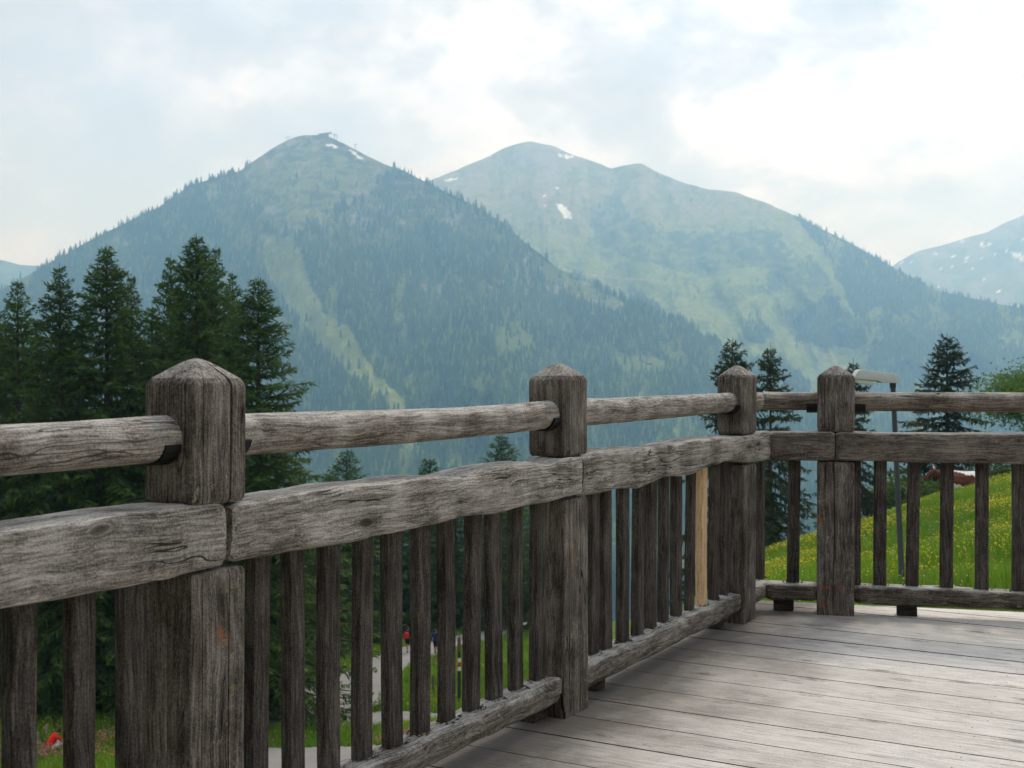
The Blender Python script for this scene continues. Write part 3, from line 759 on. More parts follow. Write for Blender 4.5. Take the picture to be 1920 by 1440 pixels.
def log_mesh(L, r0, r1, seed, bow=0.0, step=0.03, n=20):
    m = max(6, int(L / step)); rings = []
    SS = np.linspace(0, L, m + 1); AA = 2 * np.pi * np.arange(n) / n
    ny_ = fbm(SS * 1.3, SS * 0 + 1, seed, 3); nz_ = fbm(SS * 1.3, SS * 0 + 7, seed, 3)
    nr_ = fbm(SS[:, None] * 3.0, 10 + 2 * np.cos(AA)[None, :], seed + 1, 3)
    for i in range(m + 1):
        s_ = L * i / m; f = i / m; rr = r0 + (r1 - r0) * f
        oy = 0.004 * ny_[i]; oz = 0.004 * nz_[i] - bow * 4 * f * (1 - f)
        pts = []
        for j in range(n):
            a = 2 * math.pi * j / n
            k_ = rr * (1 + 0.045 * nr_[i, j] + 0.03 * math.sin(2 * a + seed))
            pts.append((math.cos(a) * k_ + oy, math.sin(a) * k_ + oz))
        rings.append((s_, pts))
    return sweep('handrail', rings, 0, 60)
def post_mesh(wd, dp, seed, crack_pos=0.02, zb=0.0, cwk=1.0):
    z0, z1 = 0.742, 0.890
    lv = []
    def add(z, sc=1.0, scy=None): lv.append((z, sc, scy if scy else sc))
    for z in np.linspace(zb, z0 - 0.016, 26): add(z)
    add(z0 - 0.008, 0.985); add(z0, 0.945); add(z0 + 0.0005, 0.60); add(z1 - 0.0005, 0.60); add(z1, 0.93); add(z1 + 0.010, 0.985)
    for z in np.linspace(z1 + 0.020, 1.146, 14): add(z)
    add(1.152, 0.985); add(1.158, 0.95)
    for f in np.linspace(0.12, 1, 9): add(1.158 + 0.056 * (f ** 0.92) - 0.004 * max(0, f - .8) * 5, 0.95 * (1 - f) + 0.05)
    rings = []
    ZL = np.array([q_[0] for q_ in lv]); NR = fbm(ZL[:, None] * 3.5, np.arange(80)[None, :] * 0.3, seed + 2, 3)
    for iz, (z, sx, sy) in enumerate(lv):
        cp = crack_pos + 0.010 * F1(z * 2.5, 3, seed, 2)
        cw = 0.0035 + 0.006 * max(0, 0.35 + F1(z * 1.6, 8, seed, 2)); cd_ = 0.028 if z < 1.19 else 0.010; cw *= cwk
        c2 = -0.052 + 0.006 * F1(z * 2.0, 23, seed, 2)
        base = section(wd, dp, 0.008, 9, [(c2, 0.0025, 0.010), (cp, cw, cd_)], [(0.012 * F1(z * 2.2, 31, seed, 2), 0.003, 0.012)])
        pts = []
        for j, (a, b) in enumerate(base):
            nn = 1 + 0.010 * NR[iz, j]
            pts.append((a * sx * nn, b * sy * nn))
        rings.append((z, pts))
    return sweep('post', rings, 2, 17)
def bal_mesh(wd, dp, L, seed):
    rings = []; base = section(wd, dp, 0.004, 4)
    ZL = np.linspace(0, L, 15); JJ = np.arange(len(base)); N1 = fbm(ZL[:, None] * 4, JJ[None, :] * .4, seed, 2); N2 = fbm(ZL[:, None] * 4, JJ[None, :] * .4 + 9, seed, 2)
    for i in range(15):
        z = L * i / 14; ax = 0.003 * F1(z * 1.5, 0, seed, 2); ay = 0.003 * F1(z * 1.5, 4, seed, 2)
        rings.append((z, [(a * (1 + 0.03 * N1[i, j]) + ax, b * (1 + 0.03 * N2[i, j]) + ay) for j, (a, b) in enumerate(base)]))
    return sweep('baluster', rings, 2, 40)
def bracket_mesh(r, w_, dirx):
    """half-round iron saddle under the rail end with a plate against the post"""
    bm = bmesh.new(); n = 10
    for s0, s1, rr, tt in ((0.0, w_, r - 0.001, 0.007),):
        rows = []
        for j in range(n + 1):
            a = math.pi * 1.06 + math.pi * 0.88 * j / n
            for rad in (rr, rr + tt):
                for x in (s0, s1): rows.append(bm.verts.new((x * dirx, math.cos(a) * rad, math.sin(a) * rad)))
        for j in range(n):
            b0 = j * 4; b1 = b0 + 4
            for q_ in ((0, 1, 5, 4), (2, 6, 7, 3), (0, 4, 6, 2), (1, 3, 7, 5)):
                bm.faces.new([rows[b0 + i_] for i_ in q_])
        bm.faces.new([rows[i_] for i_ in (0, 2, 3, 1)]); bm.faces.new([rows[n * 4 + i_] for i_ in (0, 1, 3, 2)])
    bmesh.ops.recalc_face_normals(bm, faces=bm.faces)
    me = bpy.data.meshes.new('bracket'); bm.to_mesh(me); bm.free(); return me
def block_mesh(a, b, c, seed):
    rr = random.Random(seed); bm = bmesh.new(); bmesh.ops.create_cube(bm, size=1)
    for vv in bm.verts: vv.co = (vv.co.x * a + rr.uniform(-.004, .004), vv.co.y * b + rr.uniform(-.004, .004), (vv.co.z + .5) * c)
    bmesh.ops.bevel(bm, geom=bm.edges[:], offset=0.004, segments=1, affect='EDGES')
    me = bpy.data.meshes.new('block'); bm.to_mesh(me); bm.free(); return me

POST_W, POST_D = 0.175, 0.14
BZ, BH, BW = 0.8185, 0.140, 0.150
HZ, HR = 1.036, 0.0475
LZ, LH, LW = 0.102, 0.084, 0.112
rail1 = empty('railing', (P1.x, P1.y, 0), RZ1)
tag(rail1, 'long weathered grey timber railing along the deck edge, with one fresh pale baluster', 'railing', 'terrace railings')
rail2 = empty('railing', (P4.x, P4.y, 0), RZ2)
tag(rail2, 'short brown timber railing crossing in front of the flower meadow', 'railing', 'terrace railings')
X2 = (P2 - P1).dot(U); X3 = (P3 - P1).dot(U)
DF = -POST_D / 2      # deck face in local y
for i, (x, marks, cp) in enumerate([(0.0, [(0.005, DF, 0.60, 0.006, 0.01, 0.030, OR), (0.028, DF, 0.585, 0.004, 0.01, 0.018, OR)], 0.036),
                                    (X2, [(-0.03, DF, 0.545, 0.005, 0.01, 0.040, (0.30, 0.12, 0.045)), (-0.05, DF, 0.59, 0.015, 0.01, 0.008, (0.30, 0.12, 0.045))], 0.030),
                                    (X3, [(-0.03, DF, 0.46, 0.004, 0.02, 0.085, OR)], -0.035), (-1.78, [], 0.02)]):
    me = post_mesh(POST_W, POST_D, 100 + i * 7, cp, 0.0)
    obj('post', me, post_mat('post_wood', marks), rail1, (x, 0, 0), (R([.3, -.4, .3, 0][i]), R([.2, .25, -.4, 0][i]), R([1.0, -1.5, 1.2, 0][i])))
me = post_mesh(POST_W, POST_D, 141, -0.008, 0.0, 0.5)
obj('post', me, post_mat('post_wood', [(-0.055, DF, 0.055 + .0, 0.03, 0.01, 0.008, OR), (-0.045, DF, 0.135, 0.03, 0.01, 0.010, OR), (0.03, DF, 0.140, 0.022, 0.01, 0.008, OR), (-0.075, DF, 0.46, 0.012, 0.01, 0.020, OR), (-0.078, DF, 0.53, 0.004, 0.01, 0.012, OR)]), rail2, (0, 0, 0), (0, 0, R(0.8)))
me = post_mesh(POST_W, POST_D, 151, 0.02, 0.0)
obj('post', me, post_mat('post_wood', []), rail2, (1.80, 0, 0))

def arch(f):            # the last beam of the long railing is hollowed underneath near its far end
    return 0.030 * math.exp(-((f - 0.80) / 0.13) ** 2) + 0.012 * math.sin(f * 17) * (0.25 < f < 0.75) * math.sin(f * 6)
by = -0.010
G = 0.0065
for (x0, x1, sd_, bot, top) in [(-1.78, 0.0 + 0.036 - G * 1.6, 201, None, lambda f: 0.006 * math.sin(f * 9)), (0.036 + G * 1.6, X2 + 0.030 - G, 207, lambda f: 0.007 * math.sin(f * 15) * f + 0.01 * math.exp(-((f - .77) / .05) ** 2), lambda f: -0.012 * math.exp(-((f - .55) / .06) ** 2) - 0.012 * math.exp(-((f - .86) / .03) ** 2)),
                           (X2 + 0.030 + G * .6, X3 + 0.03, 213, arch, lambda f: 0.006 * math.sin(f * 12)), (X3 + 0.034, CORNER + 0.058, 219, None, None)]:
    obj('beam', beam_mesh(x1 - x0, BW, BH, sd_, 0.020, 0.0045, bot, top), M_beam, rail1, (x0, by, BZ))
for (x0, x1, sd_) in [(CORNER2 + 0.066, -0.004, 231), (0.001, 1.80, 237), (1.804, 2.9, 239)]:
    obj('beam', beam_mesh(x1 - x0, BW, BH, sd_, 0.018, 0.005), M_beam2, rail2, (x0, by, BZ))
for (x0, x1, r0, r1, sd_, bw) in [(-1.78 + .07, -POST_W / 2 + .012, .047, .049, 301, .006), (POST_W / 2 - .012, X2 - POST_W / 2 + .012, .047, .046, 307, .010), (X2 + POST_W / 2 - .012, X3 - POST_W / 2 + .012, .048, .045, 313, .003), (X3 + POST_W / 2 - .012, CORNER + 0.028, .045, .045, 317, 0)]:
    obj('handrail', log_mesh(x1 - x0, r0, r1, sd_, bw), M_rail, rail1, (x0, 0, HZ))
M_rail2 = wood('brown_rail', 0, (0.060, 0.046, 0.037), (0.150, 0.128, 0.108), (0.27, 0.24, 0.21), lichen=0.9, rings=0.2, crack=1.0, silver_lit=0.6, mottle=0.8)
for (x0, x1, r0, r1, sd_) in [(CORNER2 + 0.030, -POST_W / 2 + .012, .045, .046, 321), (POST_W / 2 - .012, 1.80 - POST_W / 2 + .012, .046, .048, 327), (1.80 + POST_W / 2 - .012, 2.9, .046, .046, 329)]:
    obj('handrail', log_mesh(x1 - x0, r0, r1, sd_, 0.002), M_rail2, rail2, (x0, 0, HZ))
for (rt, x, sgn) in [(rail1, -POST_W / 2 - .001, -1), (rail1, POST_W / 2 + .001, 1), (rail1, X2 - POST_W / 2 - .001, -1), (rail1, X3 - POST_W / 2 - .001, -1), (rail2, -POST_W / 2 - .001, -1), (rail2, POST_W / 2 + .001, 1)]:
    obj('bracket', bracket_mesh(0.0495, 0.045 if rt is rail1 else 0.05, sgn), M_iron, rt, (x, 0, HZ - 0.002))
# bottom rails between the posts
for (x0, x1, sd_) in [(-1.78 + .088, -POST_W / 2 - .001, 401), (POST_W / 2 + .001, X2 - POST_W / 2 + .0, 407), (X2 + POST_W / 2, X3 - POST_W / 2, 411), (X3 + POST_W / 2, CORNER + .050, 417)]:
    obj('bottom_rail', beam_mesh(x1 - x0, LW, LH, sd_, 0.016, 0.006), M_low, rail1, (x0, -0.006, LZ))
M_low2 = wood('brown_bottom_rail', 0, (0.040, 0.033, 0.027), (0.098, 0.084, 0.072), (0.19, 0.17, 0.148), lichen=0.8, rings=0.6, crack=1.0, silver_lit=0.8, mottle=0.8)
for (x0, x1, sd_) in [(CORNER2 + .050, -POST_W / 2, 421), (POST_W / 2, 1.80 - POST_W / 2, 427), (1.80 + POST_W / 2, 2.9, 429)]:
    obj('bottom_rail', beam_mesh(x1 - x0, LW, LH, sd_, 0.014, 0.005), M_low2, rail2, (x0, -0.006, LZ))
# balusters
bal_meshes = [bal_mesh(0.060, 0.032, 0.640, 500 + i) for i in range(5)]
rb = random.Random(5)
def baluster(rt, x, new=False):
    if new:
        o = obj('baluster', bal_mesh(0.056, 0.034, 0.640, 590), M_balnew, rt); tag(o, 'fresh pale replacement baluster')
    else:
        o = obj('baluster', rb.choice(bal_meshes), M_bal, rt)
    o.location = (x, rb.uniform(-.004, .004) + 0.004, 0.140 + rb.uniform(-.002, .004)); o.rotation_euler = (R(rb.uniform(-.5, .5)), R(rb.uniform(-.5, .5)), R(rb.uniform(-6, 6)))
for p_ in [33, 145, 247, 481, 551, 620, 681, 737, 790, 840, 885, 929, 970, 1009, 1113, 1136, 1168, 1196, 1223, 1247, 1271, 1294, 1317, 1341, 1361, 1427]:
    baluster(rail1, along(p_, P1, U), p_ == 1317)
xl = along(33, P1, U)
for i in range(1, 7): baluster(rail1, xl - 0.147 * i)
for p_ in [1488, 1603, 1651, 1712, 1776, 1843, 1911]: baluster(rail2, along(p_, P4, VD))
xr = along(1911, P4, VD)
for i in range(1, 10):
    if abs(xr + .165 * i - 1.8) > .11: baluster(rail2, xr + .165 * i)
for i, p_ in enumerate([560, 1012, 1126, 1352]): obj('spacer_block', block_mesh(0.075, 0.075, 0.062, i), M_block, rail1, (along(p_, P1, U), 0.034, 0.0))
for i, p_ in enumerate([1470, 1702]): obj('spacer_block', block_mesh(0.095, 0.075, 0.062, 9 + i), M_block, rail2, (along(p_, P4, VD), 0.030, 0.0))

# moss and leaf crumbs caught round the baluster feet
M_litter = plain('leaf_litter', (0.10, 0.085, 0.045), 0.95, 0, 0.6, 90, 0.05)
for rt_, xs in ((rail1, [o.location.x for o in rail1.children if o.name.startswith('baluster')]), (rail2, [o.location.x for o in rail2.children if o.name.startswith('baluster')])):
    V = []; rl = random.Random(77)
    for x_ in xs:
        for q_ in range(26):
            a_ = rl.uniform(0, 6.283); rr_ = rl.uniform(0.8, 1.6)
            cx_, cy_, cz_ = x_ + math.cos(a_) * 0.036 * rr_, math.sin(a_) * 0.022 * rr_, LZ + LH / 2 - 0.002 + rl.uniform(0, .006)
            d1 = Vector((rl.gauss(0, 1), rl.gauss(0, 1), rl.gauss(0, .6))).normalized() * rl.uniform(.004, .010); d2 = d1.cross(Vector((rl.gauss(0, 1), rl.gauss(0, 1), 1.5))).normalized() * rl.uniform(.003, .006)
            c_ = Vector((cx_, cy_, cz_)); V += [c_ - d1, c_ - d2, c_ + d1, c_ + d2]
    me = mesh_np('litter', np.array([tuple(v) for v in V]), np.arange(len(V)).reshape(-1, 4))
    o = obj('litter', me, M_litter, rt_); o['kind'] = 'stuff'
# rim beams and legs that carry the deck
M_frame = wood('deck_frame', 0, (0.05, 0.042, 0.036), (0.11, 0.098, 0.086), (0.18, 0.165, 0.15))
for mm in (0.06, 1.5, 3.2, 5.0, 7.0, 9.0):
    hi = min(7.2, (ec - ea * (m0 + mm)) / eb - 0.08)
    me = beam_mesh(hi + 2.6, 0.12, 0.20, 700 + int(mm * 10), 0.008, 0.002, step=0.5)
    w0 = QX * (m0 + mm) + QY * (-2.6)
    obj('joist', me, M_frame, deck, (w0.x, w0.y, -0.147), (0, 0, math.atan2(QY.y, QY.x)))
for mm, qv in ((0.06, 0.5), (0.06, 4.2), (0.06, 6.2), (5.0, 0.0), (5.0, 4.0)):
    w0 = QX * (m0 + mm) + QY * qv; zg = gz(w0.x, w0.y)
    rings = [(z, section(0.2, 0.2, 0.01, 3)) for z in np.linspace(zg - 0.3, -0.25, 6)]
    obj('support_post', sweep('support_post', rings, 2), M_frame, deck, (w0.x, w0.y, 0))

# ------------------------------------------------------------------ trees
def leaf_mat(name, lo, hi, tip, trans=0.25):
    k = NT(name); a = k.add('ShaderNodeAttribute'); a.attribute_name = 'Col'
    t = k.add('ShaderNodeTexCoord').outputs['Object']
    n = k.noise(t, 1.1, 3, 0.6); n2 = k.noise(t, 9.0, 2, 0.6)
    sep = k.add('ShaderNodeSeparateColor'); k.link(a.outputs['Color'], sep.inputs[0])
    rnd = k.add('ShaderNodeObjectInfo').outputs['Random']
    f = k.math('ADD', k.math('MULTIPLY', n, 0.6), k.math('MULTIPLY', n2, 0.4))
    f = k.math('ADD', f, k.math('MULTIPLY', k.math('SUBTRACT', rnd, 0.5), 0.16))
    c = k.ramp(f, [(0.36, lo), (0.62, hi)])
    c = k.mix(sep.outputs[0], c, tip)
    k.color(c); k.rough(0.8); k.spec(0.2)
    tr = k.add('ShaderNodeBsdfTranslucent'); k.link(c, tr.inputs['Color'])
    mx = k.add('ShaderNodeMixShader'); mx.inputs[0].default_value = trans
    k.link(k.b.outputs[0], mx.inputs[1]); k.link(tr.outputs[0], mx.inputs[2]); k.link(mx.outputs[0], k.out.inputs['Surface'])
    return k.m
M_needle = leaf_mat('spruce_needles', (0.030, 0.064, 0.014), (0.062, 0.118, 0.022), (0.130, 0.215, 0.034))
M_needle2 = leaf_mat('old_spruce_needles', (0.020, 0.034, 0.014), (0.042, 0.062, 0.022), (0.075, 0.100, 0.032))
M_leaf = leaf_mat('broad_leaves', (0.055, 0.115, 0.018), (0.10, 0.185, 0.03), (0.16, 0.26, 0.05), 0.35)
M_bark = plain('bark', (0.062, 0.050, 0.040), 0.95, 0, 0.4, 9, 0.1, 0.6)

def spruce(H, Rm, seed, spacing=0.36, per=6, crown0=0.04, droop=0.35, up=0.35, twig=0.42, step=0.125, prof=0.8, gap=0.0):
    """(trunk mesh, crown mesh): whorled branches hung with needle sprays"""
    rg = np.random.default_rng(seed)
    quadsV = []; cols = []
    z = H - 0.25
    bw = []          # branch wood segments
    while z > H * crown0:
        f = 1 - z / H                                    # 0 at the top
        n = per if f > 0.05 else 4
        a0 = rg.random() * 6.28
        for b in range(n):
            if rg.random() < gap * (0.4 + f): continue
            az = a0 + b * 2 * math.pi / n + rg.normal(0, 0.22)
            L = Rm * (f ** prof) * (0.72 + 0.5 * rg.random()) + 0.10
            if f > 0.8: L *= 1 - (f - 0.8) * 0.9
            el0 = 0.75 - 1.7 * min(1, f * 2.2) * 0.5 - 0.25 * f + rg.normal(0, 0.1)
            m = max(4, int(L / step)); s = (np.arange(m) + rg.random() * 0.5) / m
            # branch curve: out, down, tip turned up
            r_ = L * s * math.cos(el0 * 0.6); zz = z + L * (math.sin(el0) * s - droop * (f + 0.15) * s ** 1.6 + up * (f + .1) * s ** 3.2) + rg.uniform(-.1, .1)
            ca, sa = math.cos(az), math.sin(az)
            C = np.stack([r_ * ca, r_ * sa, zz], 1)
            bw.append((C, 0.012 + 0.010 * L))
            fw = np.gradient(C, axis=0); fw /= np.linalg.norm(fw, axis=1)[:, None] + 1e-9
            side = np.array([-sa, ca, 0.0])
            for sg in (-1, 1, 0):
                k_ = rg.random(m)
                tl = twig * (0.35 + 0.9 * np.sin(np.pi * np.clip(s * 0.82 + 0.14, 0, 1))) * (0.55 + 0.8 * k_) * min(1.0, 0.35 + L * 0.5)
                if sg == 0:
                    D = fw * 0.75 + rg.normal(0, 0.25, (m, 3)) + np.array([0, 0, 0.15])
                else:
                    D = fw * 0.62 + side * sg * (0.75 + 0.3 * rg.random((m, 1))) + np.array([0, 0, -0.32]) * (0.3 + f) * rg.random((m, 1)) * 1.6 + rg.normal(0, 0.12, (m, 3))
                D /= np.linalg.norm(D, axis=1)[:, None]
                W = np.cross(D, rg.normal(0, 1, (m, 3)) + np.array([0, 0, 1.6])); W /= np.linalg.norm(W, axis=1)[:, None] + 1e-9
                wd = (0.030 + 0.040 * rg.random((m, 1))) * (0.6 + 0.4 * tl[:, None] / twig)
                tip = C + D * tl[:, None] + np.array([0, 0, -0.10]) * tl[:, None] * rg.random((m, 1))
                mid = C + D * tl[:, None] * 0.45
                quadsV.append(np.stack([C, mid + W * wd, tip, mid - W * wd], 1))
                g = np.clip((s - 0.70) / 0.3, 0, 1) * 0.75 * rg.random(m) + 0.10 * rg.random(m)
                cols.append(np.repeat(g[:, None], 4, 1))
                if sg != 0:      # a hanging side spray
                    pk = rg.random(m) < 0.55
                    if pk.any():
                        Cq = mid[pk]; q_ = pk.sum()
                        D2 = np.stack([rg.normal(0, .35, q_), rg.normal(0, .35, q_), -0.9 * np.ones(q_)], 1) * (0.4 + f) + D[pk] * 0.6
                        D2 /= np.linalg.norm(D2, axis=1)[:, None]
                        W2 = np.cross(D2, rg.normal(0, 1, (q_, 3))); W2 /= np.linalg.norm(W2, axis=1)[:, None] + 1e-9
                        t2 = tl[pk][:, None] * 0.62; w2 = 0.034 + 0.03 * rg.random((q_, 1))
                        quadsV.append(np.stack([Cq, Cq + D2 * t2 * .5 + W2 * w2, Cq + D2 * t2, Cq + D2 * t2 * .5 - W2 * w2], 1))
                        cols.append(np.repeat(g[pk][:, None] * 0.5, 4, 1))
        z -= spacing * (0.45 + 0.75 * min(1, f * 3 + 0.2)) * (0.8 + 0.4 * rg.random())
    Q = np.concatenate(quadsV); V = Q.reshape(-1, 3); Cc = np.concatenate(cols).reshape(-1)
    crown = mesh_np('crown', V, np.arange(len(V)).reshape(-1, 4), False, np.stack([Cc, Cc, Cc], 1))
    # leader shoot, trunk and branch wood
    TV = []; TT = []
    m = 14; nr = 9
    for i in range(m + 1):
        zt = (H + 0.25) * i / m - 0.5 * (i == 0); r_ = (0.016 * H * (1 - i / m) ** 0.9 + 0.012) * (1.35 if i == 0 else 1)
        for j in range(nr): TV.append((math.cos(j * 6.283 / nr) * r_, math.sin(j * 6.283 / nr) * r_, zt))
    for i in range(m):
        for j in range(nr): TT.append((i * nr + j, i * nr + (j + 1) % nr, (i + 1) * nr + (j + 1) % nr, (i + 1) * nr + j))
    for C, r_ in bw:
        P = C[[0, len(C) // 2, -1]]; b0 = len(TV)
        for q_, rr in zip(P, (r_, r_ * .7, r_ * .2)):
            for j in range(3): TV.append((q_[0] + math.cos(j * 2.1) * rr * .6, q_[1] + math.sin(j * 2.1) * rr * .6, q_[2] + (rr if j == 0 else -rr * .5)))
        for i in range(2):
            for j in range(3): TT.append((b0 + i * 3 + j, b0 + i * 3 + (j + 1) % 3, b0 + (i + 1) * 3 + (j + 1) % 3, b0 + (i + 1) * 3 + j))
    trunk = mesh_np('trunk', np.array(TV), np.array(TT), True)
    trunk.materials.append(M_bark)
    return trunk, crown, H
def plant_tree(proto, name, label, cat, group, px, py_top, d, mat, width=1.0, rot=None, lean=0.0, sink=0.0):
    trunk, crown, H = proto
    top = pix(px, py_top, d); g = gz(top.x, top.y) - sink
    h = top.z - g
    e = empty(name, (top.x, top.y, g), rot if rot is not None else random.random() * 6.28)
    e.rotation_euler.x = lean
    s_ = h / (H + 0.25); e.scale = (s_ * width, s_ * width, s_)
    tag(e, label, cat, group)
    obj('trunk', trunk, M_bark, e); obj('crown', crown, mat, e)
    return e
SPA = [spruce(23, 6.6, 61, prof=0.80, twig=0.55, spacing=0.42, step=0.135), spruce(23, 6.0, 62, prof=0.78, twig=0.52, spacing=0.46, step=0.135, gap=0.12, droop=0.5), spruce(23, 7.4, 63, prof=0.82, twig=0.58, spacing=0.42, step=0.135, up=0.45), spruce(22, 5.6, 64, spacing=0.50, prof=0.80, twig=0.50, step=0.135, gap=0.10, up=0.5)]
SPB = [spruce(12, 4.4, 71, spacing=0.40, per=6, droop=0.45, up=0.34, twig=0.46, prof=0.74, gap=0.05, step=0.10), spruce(12, 3.9, 72, spacing=0.44, per=6, droop=0.5, up=0.36, twig=0.42, prof=0.72, gap=0.10, step=0.10)]
SPC = [spruce(16, 4.4, 81, spacing=0.46, step=0.17, twig=0.55, prof=0.66), spruce(16, 4.0, 82, spacing=0.48, step=0.17, twig=0.55, prof=0.66)]

GL = 'spruces standing behind the near railing post'
for i, (px, py, d, pr, wd, lab) in enumerate([
        (33, 522, 59, 3, 0.92, 'narrow dark spruce with its tip at the far left edge'),
        (112, 493, 58, 1, 0.92, 'slim dark spruce second from the left edge'),
        (200, 458, 59, 0, 1.0, 'tall full spruce rising above the round rail left of the near post'),
        (246, 512, 63, 3, 0.72, 'thinner spruce tucked against the tall one left of the near post'),
        (320, 476, 62, 1, 0.74, 'pointed spruce at the left shoulder of the tallest spruce'),
        (368, 436, 58, 2, 0.90, 'tallest dark spruce directly behind the near post'),
        (405, 458, 63, 3, 0.70, 'spruce with twin tip at the right shoulder of the tallest spruce'),
        (436, 506, 66, 1, 0.66, 'half hidden spruce between the tallest spruce and the outermost one'),
        (484, 518, 57, 0, 1.12, 'spruce with long upswept branches just right of the near post'),
        (-45, 505, 60, 0, 1.0, 'dark spruce cut off by the left edge of the picture')]):
    plant_tree(SPA[pr], 'spruce_tree', lab, 'spruce', GL, px, py, d, M_needle, wd)
rt = random.Random(11)
fill = [(70, 600, 66), (155, 590, 67), (285, 570, 68), (340, 590, 70), (430, 600, 64), (-90, 560, 66), (520, 790, 70), (10, 600, 66), (230, 590, 70), (120, 610, 72), (385, 560, 72), (300, 620, 64)]
for px, py, d in fill:
    plant_tree(SPA[rt.randrange(4)], 'spruce_tree', 'dark spruce filling the shade behind the front row of spruces', 'spruce', 'spruces filling the dark wood behind', px, py, d, M_needle, 1.0)
GM = 'spruces behind the gravel road'
for px, py, d, lab in [(650, 841, 96, 'bushy spruce top showing above the beam just right of the tall spruces'), (940, 813, 112, 'spruce with its pointed top showing left of the second post'), (805, 858, 122, 'small spruce tip peeping over the beam between the first two posts'),
                       (618, 885, 92, None), (560, 870, 84, None), (585, 905, 90, None)]:
    plant_tree(SPC[0 if lab else 1], 'spruce_tree', lab or 'young spruce at the foot of the wood beside the gravel road', 'spruce', GM if lab else 'young spruces beside the gravel road', px, py, d, M_needle, 1.15)
for i in range(17):
    px = 520 + i * 31 + rt.uniform(-9, 9); d = rt.uniform(100, 124) if px > 600 else rt.uniform(84, 92)
    plant_tree(SPC[i % 2], 'spruce_tree', 'dark spruce of the wood behind the hikers, seen between the balusters', 'spruce', 'spruces of the wood behind the hikers', px, rt.uniform(905, 945), d, M_needle, 1.2)
for px, py, d, pr, wd, lab in [(1374, 632, 62, 0, 0.85, 'spruce rising directly behind the corner post'), (1445, 641, 59, 1, 0.80, 'slender open spruce between the corner post and the next post'),
                           (1600, 670, 68, 1, 0.8, 'slim spruce behind the lamp head'), (1776, 624, 76, 0, 1.12, 'broad free-standing spruce behind the meadow and the cow')]:
    plant_tree(SPB[pr], 'spruce_tree', lab, 'spruce', 'spruces beyond the meadow', px, py, d, M_needle2, wd, sink=0.3)

def broadleaf(H, Rc, seed, leaves, zc0=0.2):
    """(trunk mesh, crown mesh): forked limbs with leaf clusters on their ends"""
    rg = np.random.default_rng(seed); TV = []; TT = []; ends = []
    def tube(a, b, ra, rb_):
        b0 = len(TV); ax = (b - a) / (np.linalg.norm(b - a) + 1e-9); u_ = np.cross(ax, [0.3, 0.9, 0.2]); u_ /= np.linalg.norm(u_); v_ = np.cross(ax, u_)
        for p, r_ in ((a, ra), (b, rb_)):
            for j in range(6): TV.append(p + (u_ * math.cos(j * 1.047) + v_ * math.sin(j * 1.047)) * r_)
        for j in range(6): TT.append((b0 + j, b0 + (j + 1) % 6, b0 + 6 + (j + 1) % 6, b0 + 6 + j))
    def grow(p, d, L, r_, lev):
        q_ = p + d * L; tube(p, q_, r_, r_ * 0.65)
        if lev == 0: ends.append((q_, L)); return
        for i in range(3 if lev > 1 else 4):
            dd = d + rg.normal(0, 0.55, 3); dd[2] = abs(dd[2]) * 0.6 + 0.12; dd /= np.linalg.norm(dd)
            grow(q_, dd, L * (0.62 + 0.25 * rg.random()), r_ * 0.62, lev - 1)
        ends.append((q_, L * 0.8))
    for s_ in range(2 if H > 3 else 4):
        d0 = np.array([rg.normal(0, 0.22), rg.normal(0, 0.22), 1.0]); d0 /= np.linalg.norm(d0)
        grow(np.array([rg.normal(0, .08), rg.normal(0, .08), -0.2]), d0, H * 0.34, 0.022 * H, 3)
    Q = []; per = max(4, leaves // len(ends))
    for q_, L in ends:
        o_ = rg.normal(0, 1, (per, 3)) * np.array([Rc, Rc, Rc * 0.7]) * 0.20 + q_
        D = rg.normal(0, 1, (per, 3)); D /= np.linalg.norm(D, axis=1)[:, None]; W = np.cross(D, rg.normal(0, 1, (per, 3))); W /= np.linalg.norm(W, axis=1)[:, None] + 1e-9
        sz = 0.05 + 0.07 * rg.random((per, 1))
        Q.append(np.stack([o_, o_ + D * sz + W * sz * .5, o_ + D * sz * 2, o_ + D * sz - W * sz * .5], 1))
    V = np.concatenate(Q).reshape(-1, 3); g = np.repeat(rg.random(len(V) // 4) ** 2 * 0.8, 4)
    top = V[:, 2].max(); TVn = np.array(TV) * (H / top); V = V * (H / top)
    crown = mesh_np('crown', V, np.arange(len(V)).reshape(-1, 4), False, np.stack([g, g, g], 1))
    trunk = mesh_np('trunk', TVn, np.array(TT), True); trunk.materials.append(M_bark)
    return trunk, crown, H
BL = broadleaf(8, 3.4, 5, 30000); SH = broadleaf(2.4, 1.5, 8, 3500)
plant_tree(BL, 'broadleaf_tree', 'light green broadleaf tree at the right edge behind the round rail', 'tree', None, 1922, 655, 66, M_leaf, 1.25)
for px, py, d, wd, lab in [(1725, 872, 70, 1.5, 'low dark shrub at the meadow edge ahead of the cow'), (1868, 858, 72, 1.6, 'leafy shrub on the meadow crest behind the cow'), (1905, 850, 70, 1.5, 'leafy shrub on the meadow crest near the right edge'), (1760, 868, 76, 1.6, 'dark shrub right behind the cow under the broad spruce'), (1815, 866, 75, 1.7, 'shrub on the crest just above the back of the cow')]:
    plant_tree(SH, 'shrub', lab, 'shrub', 'shrubs along the meadow crest', px, py, d, M_leaf if px > 1840 else M_needle, wd, sink=0.1)

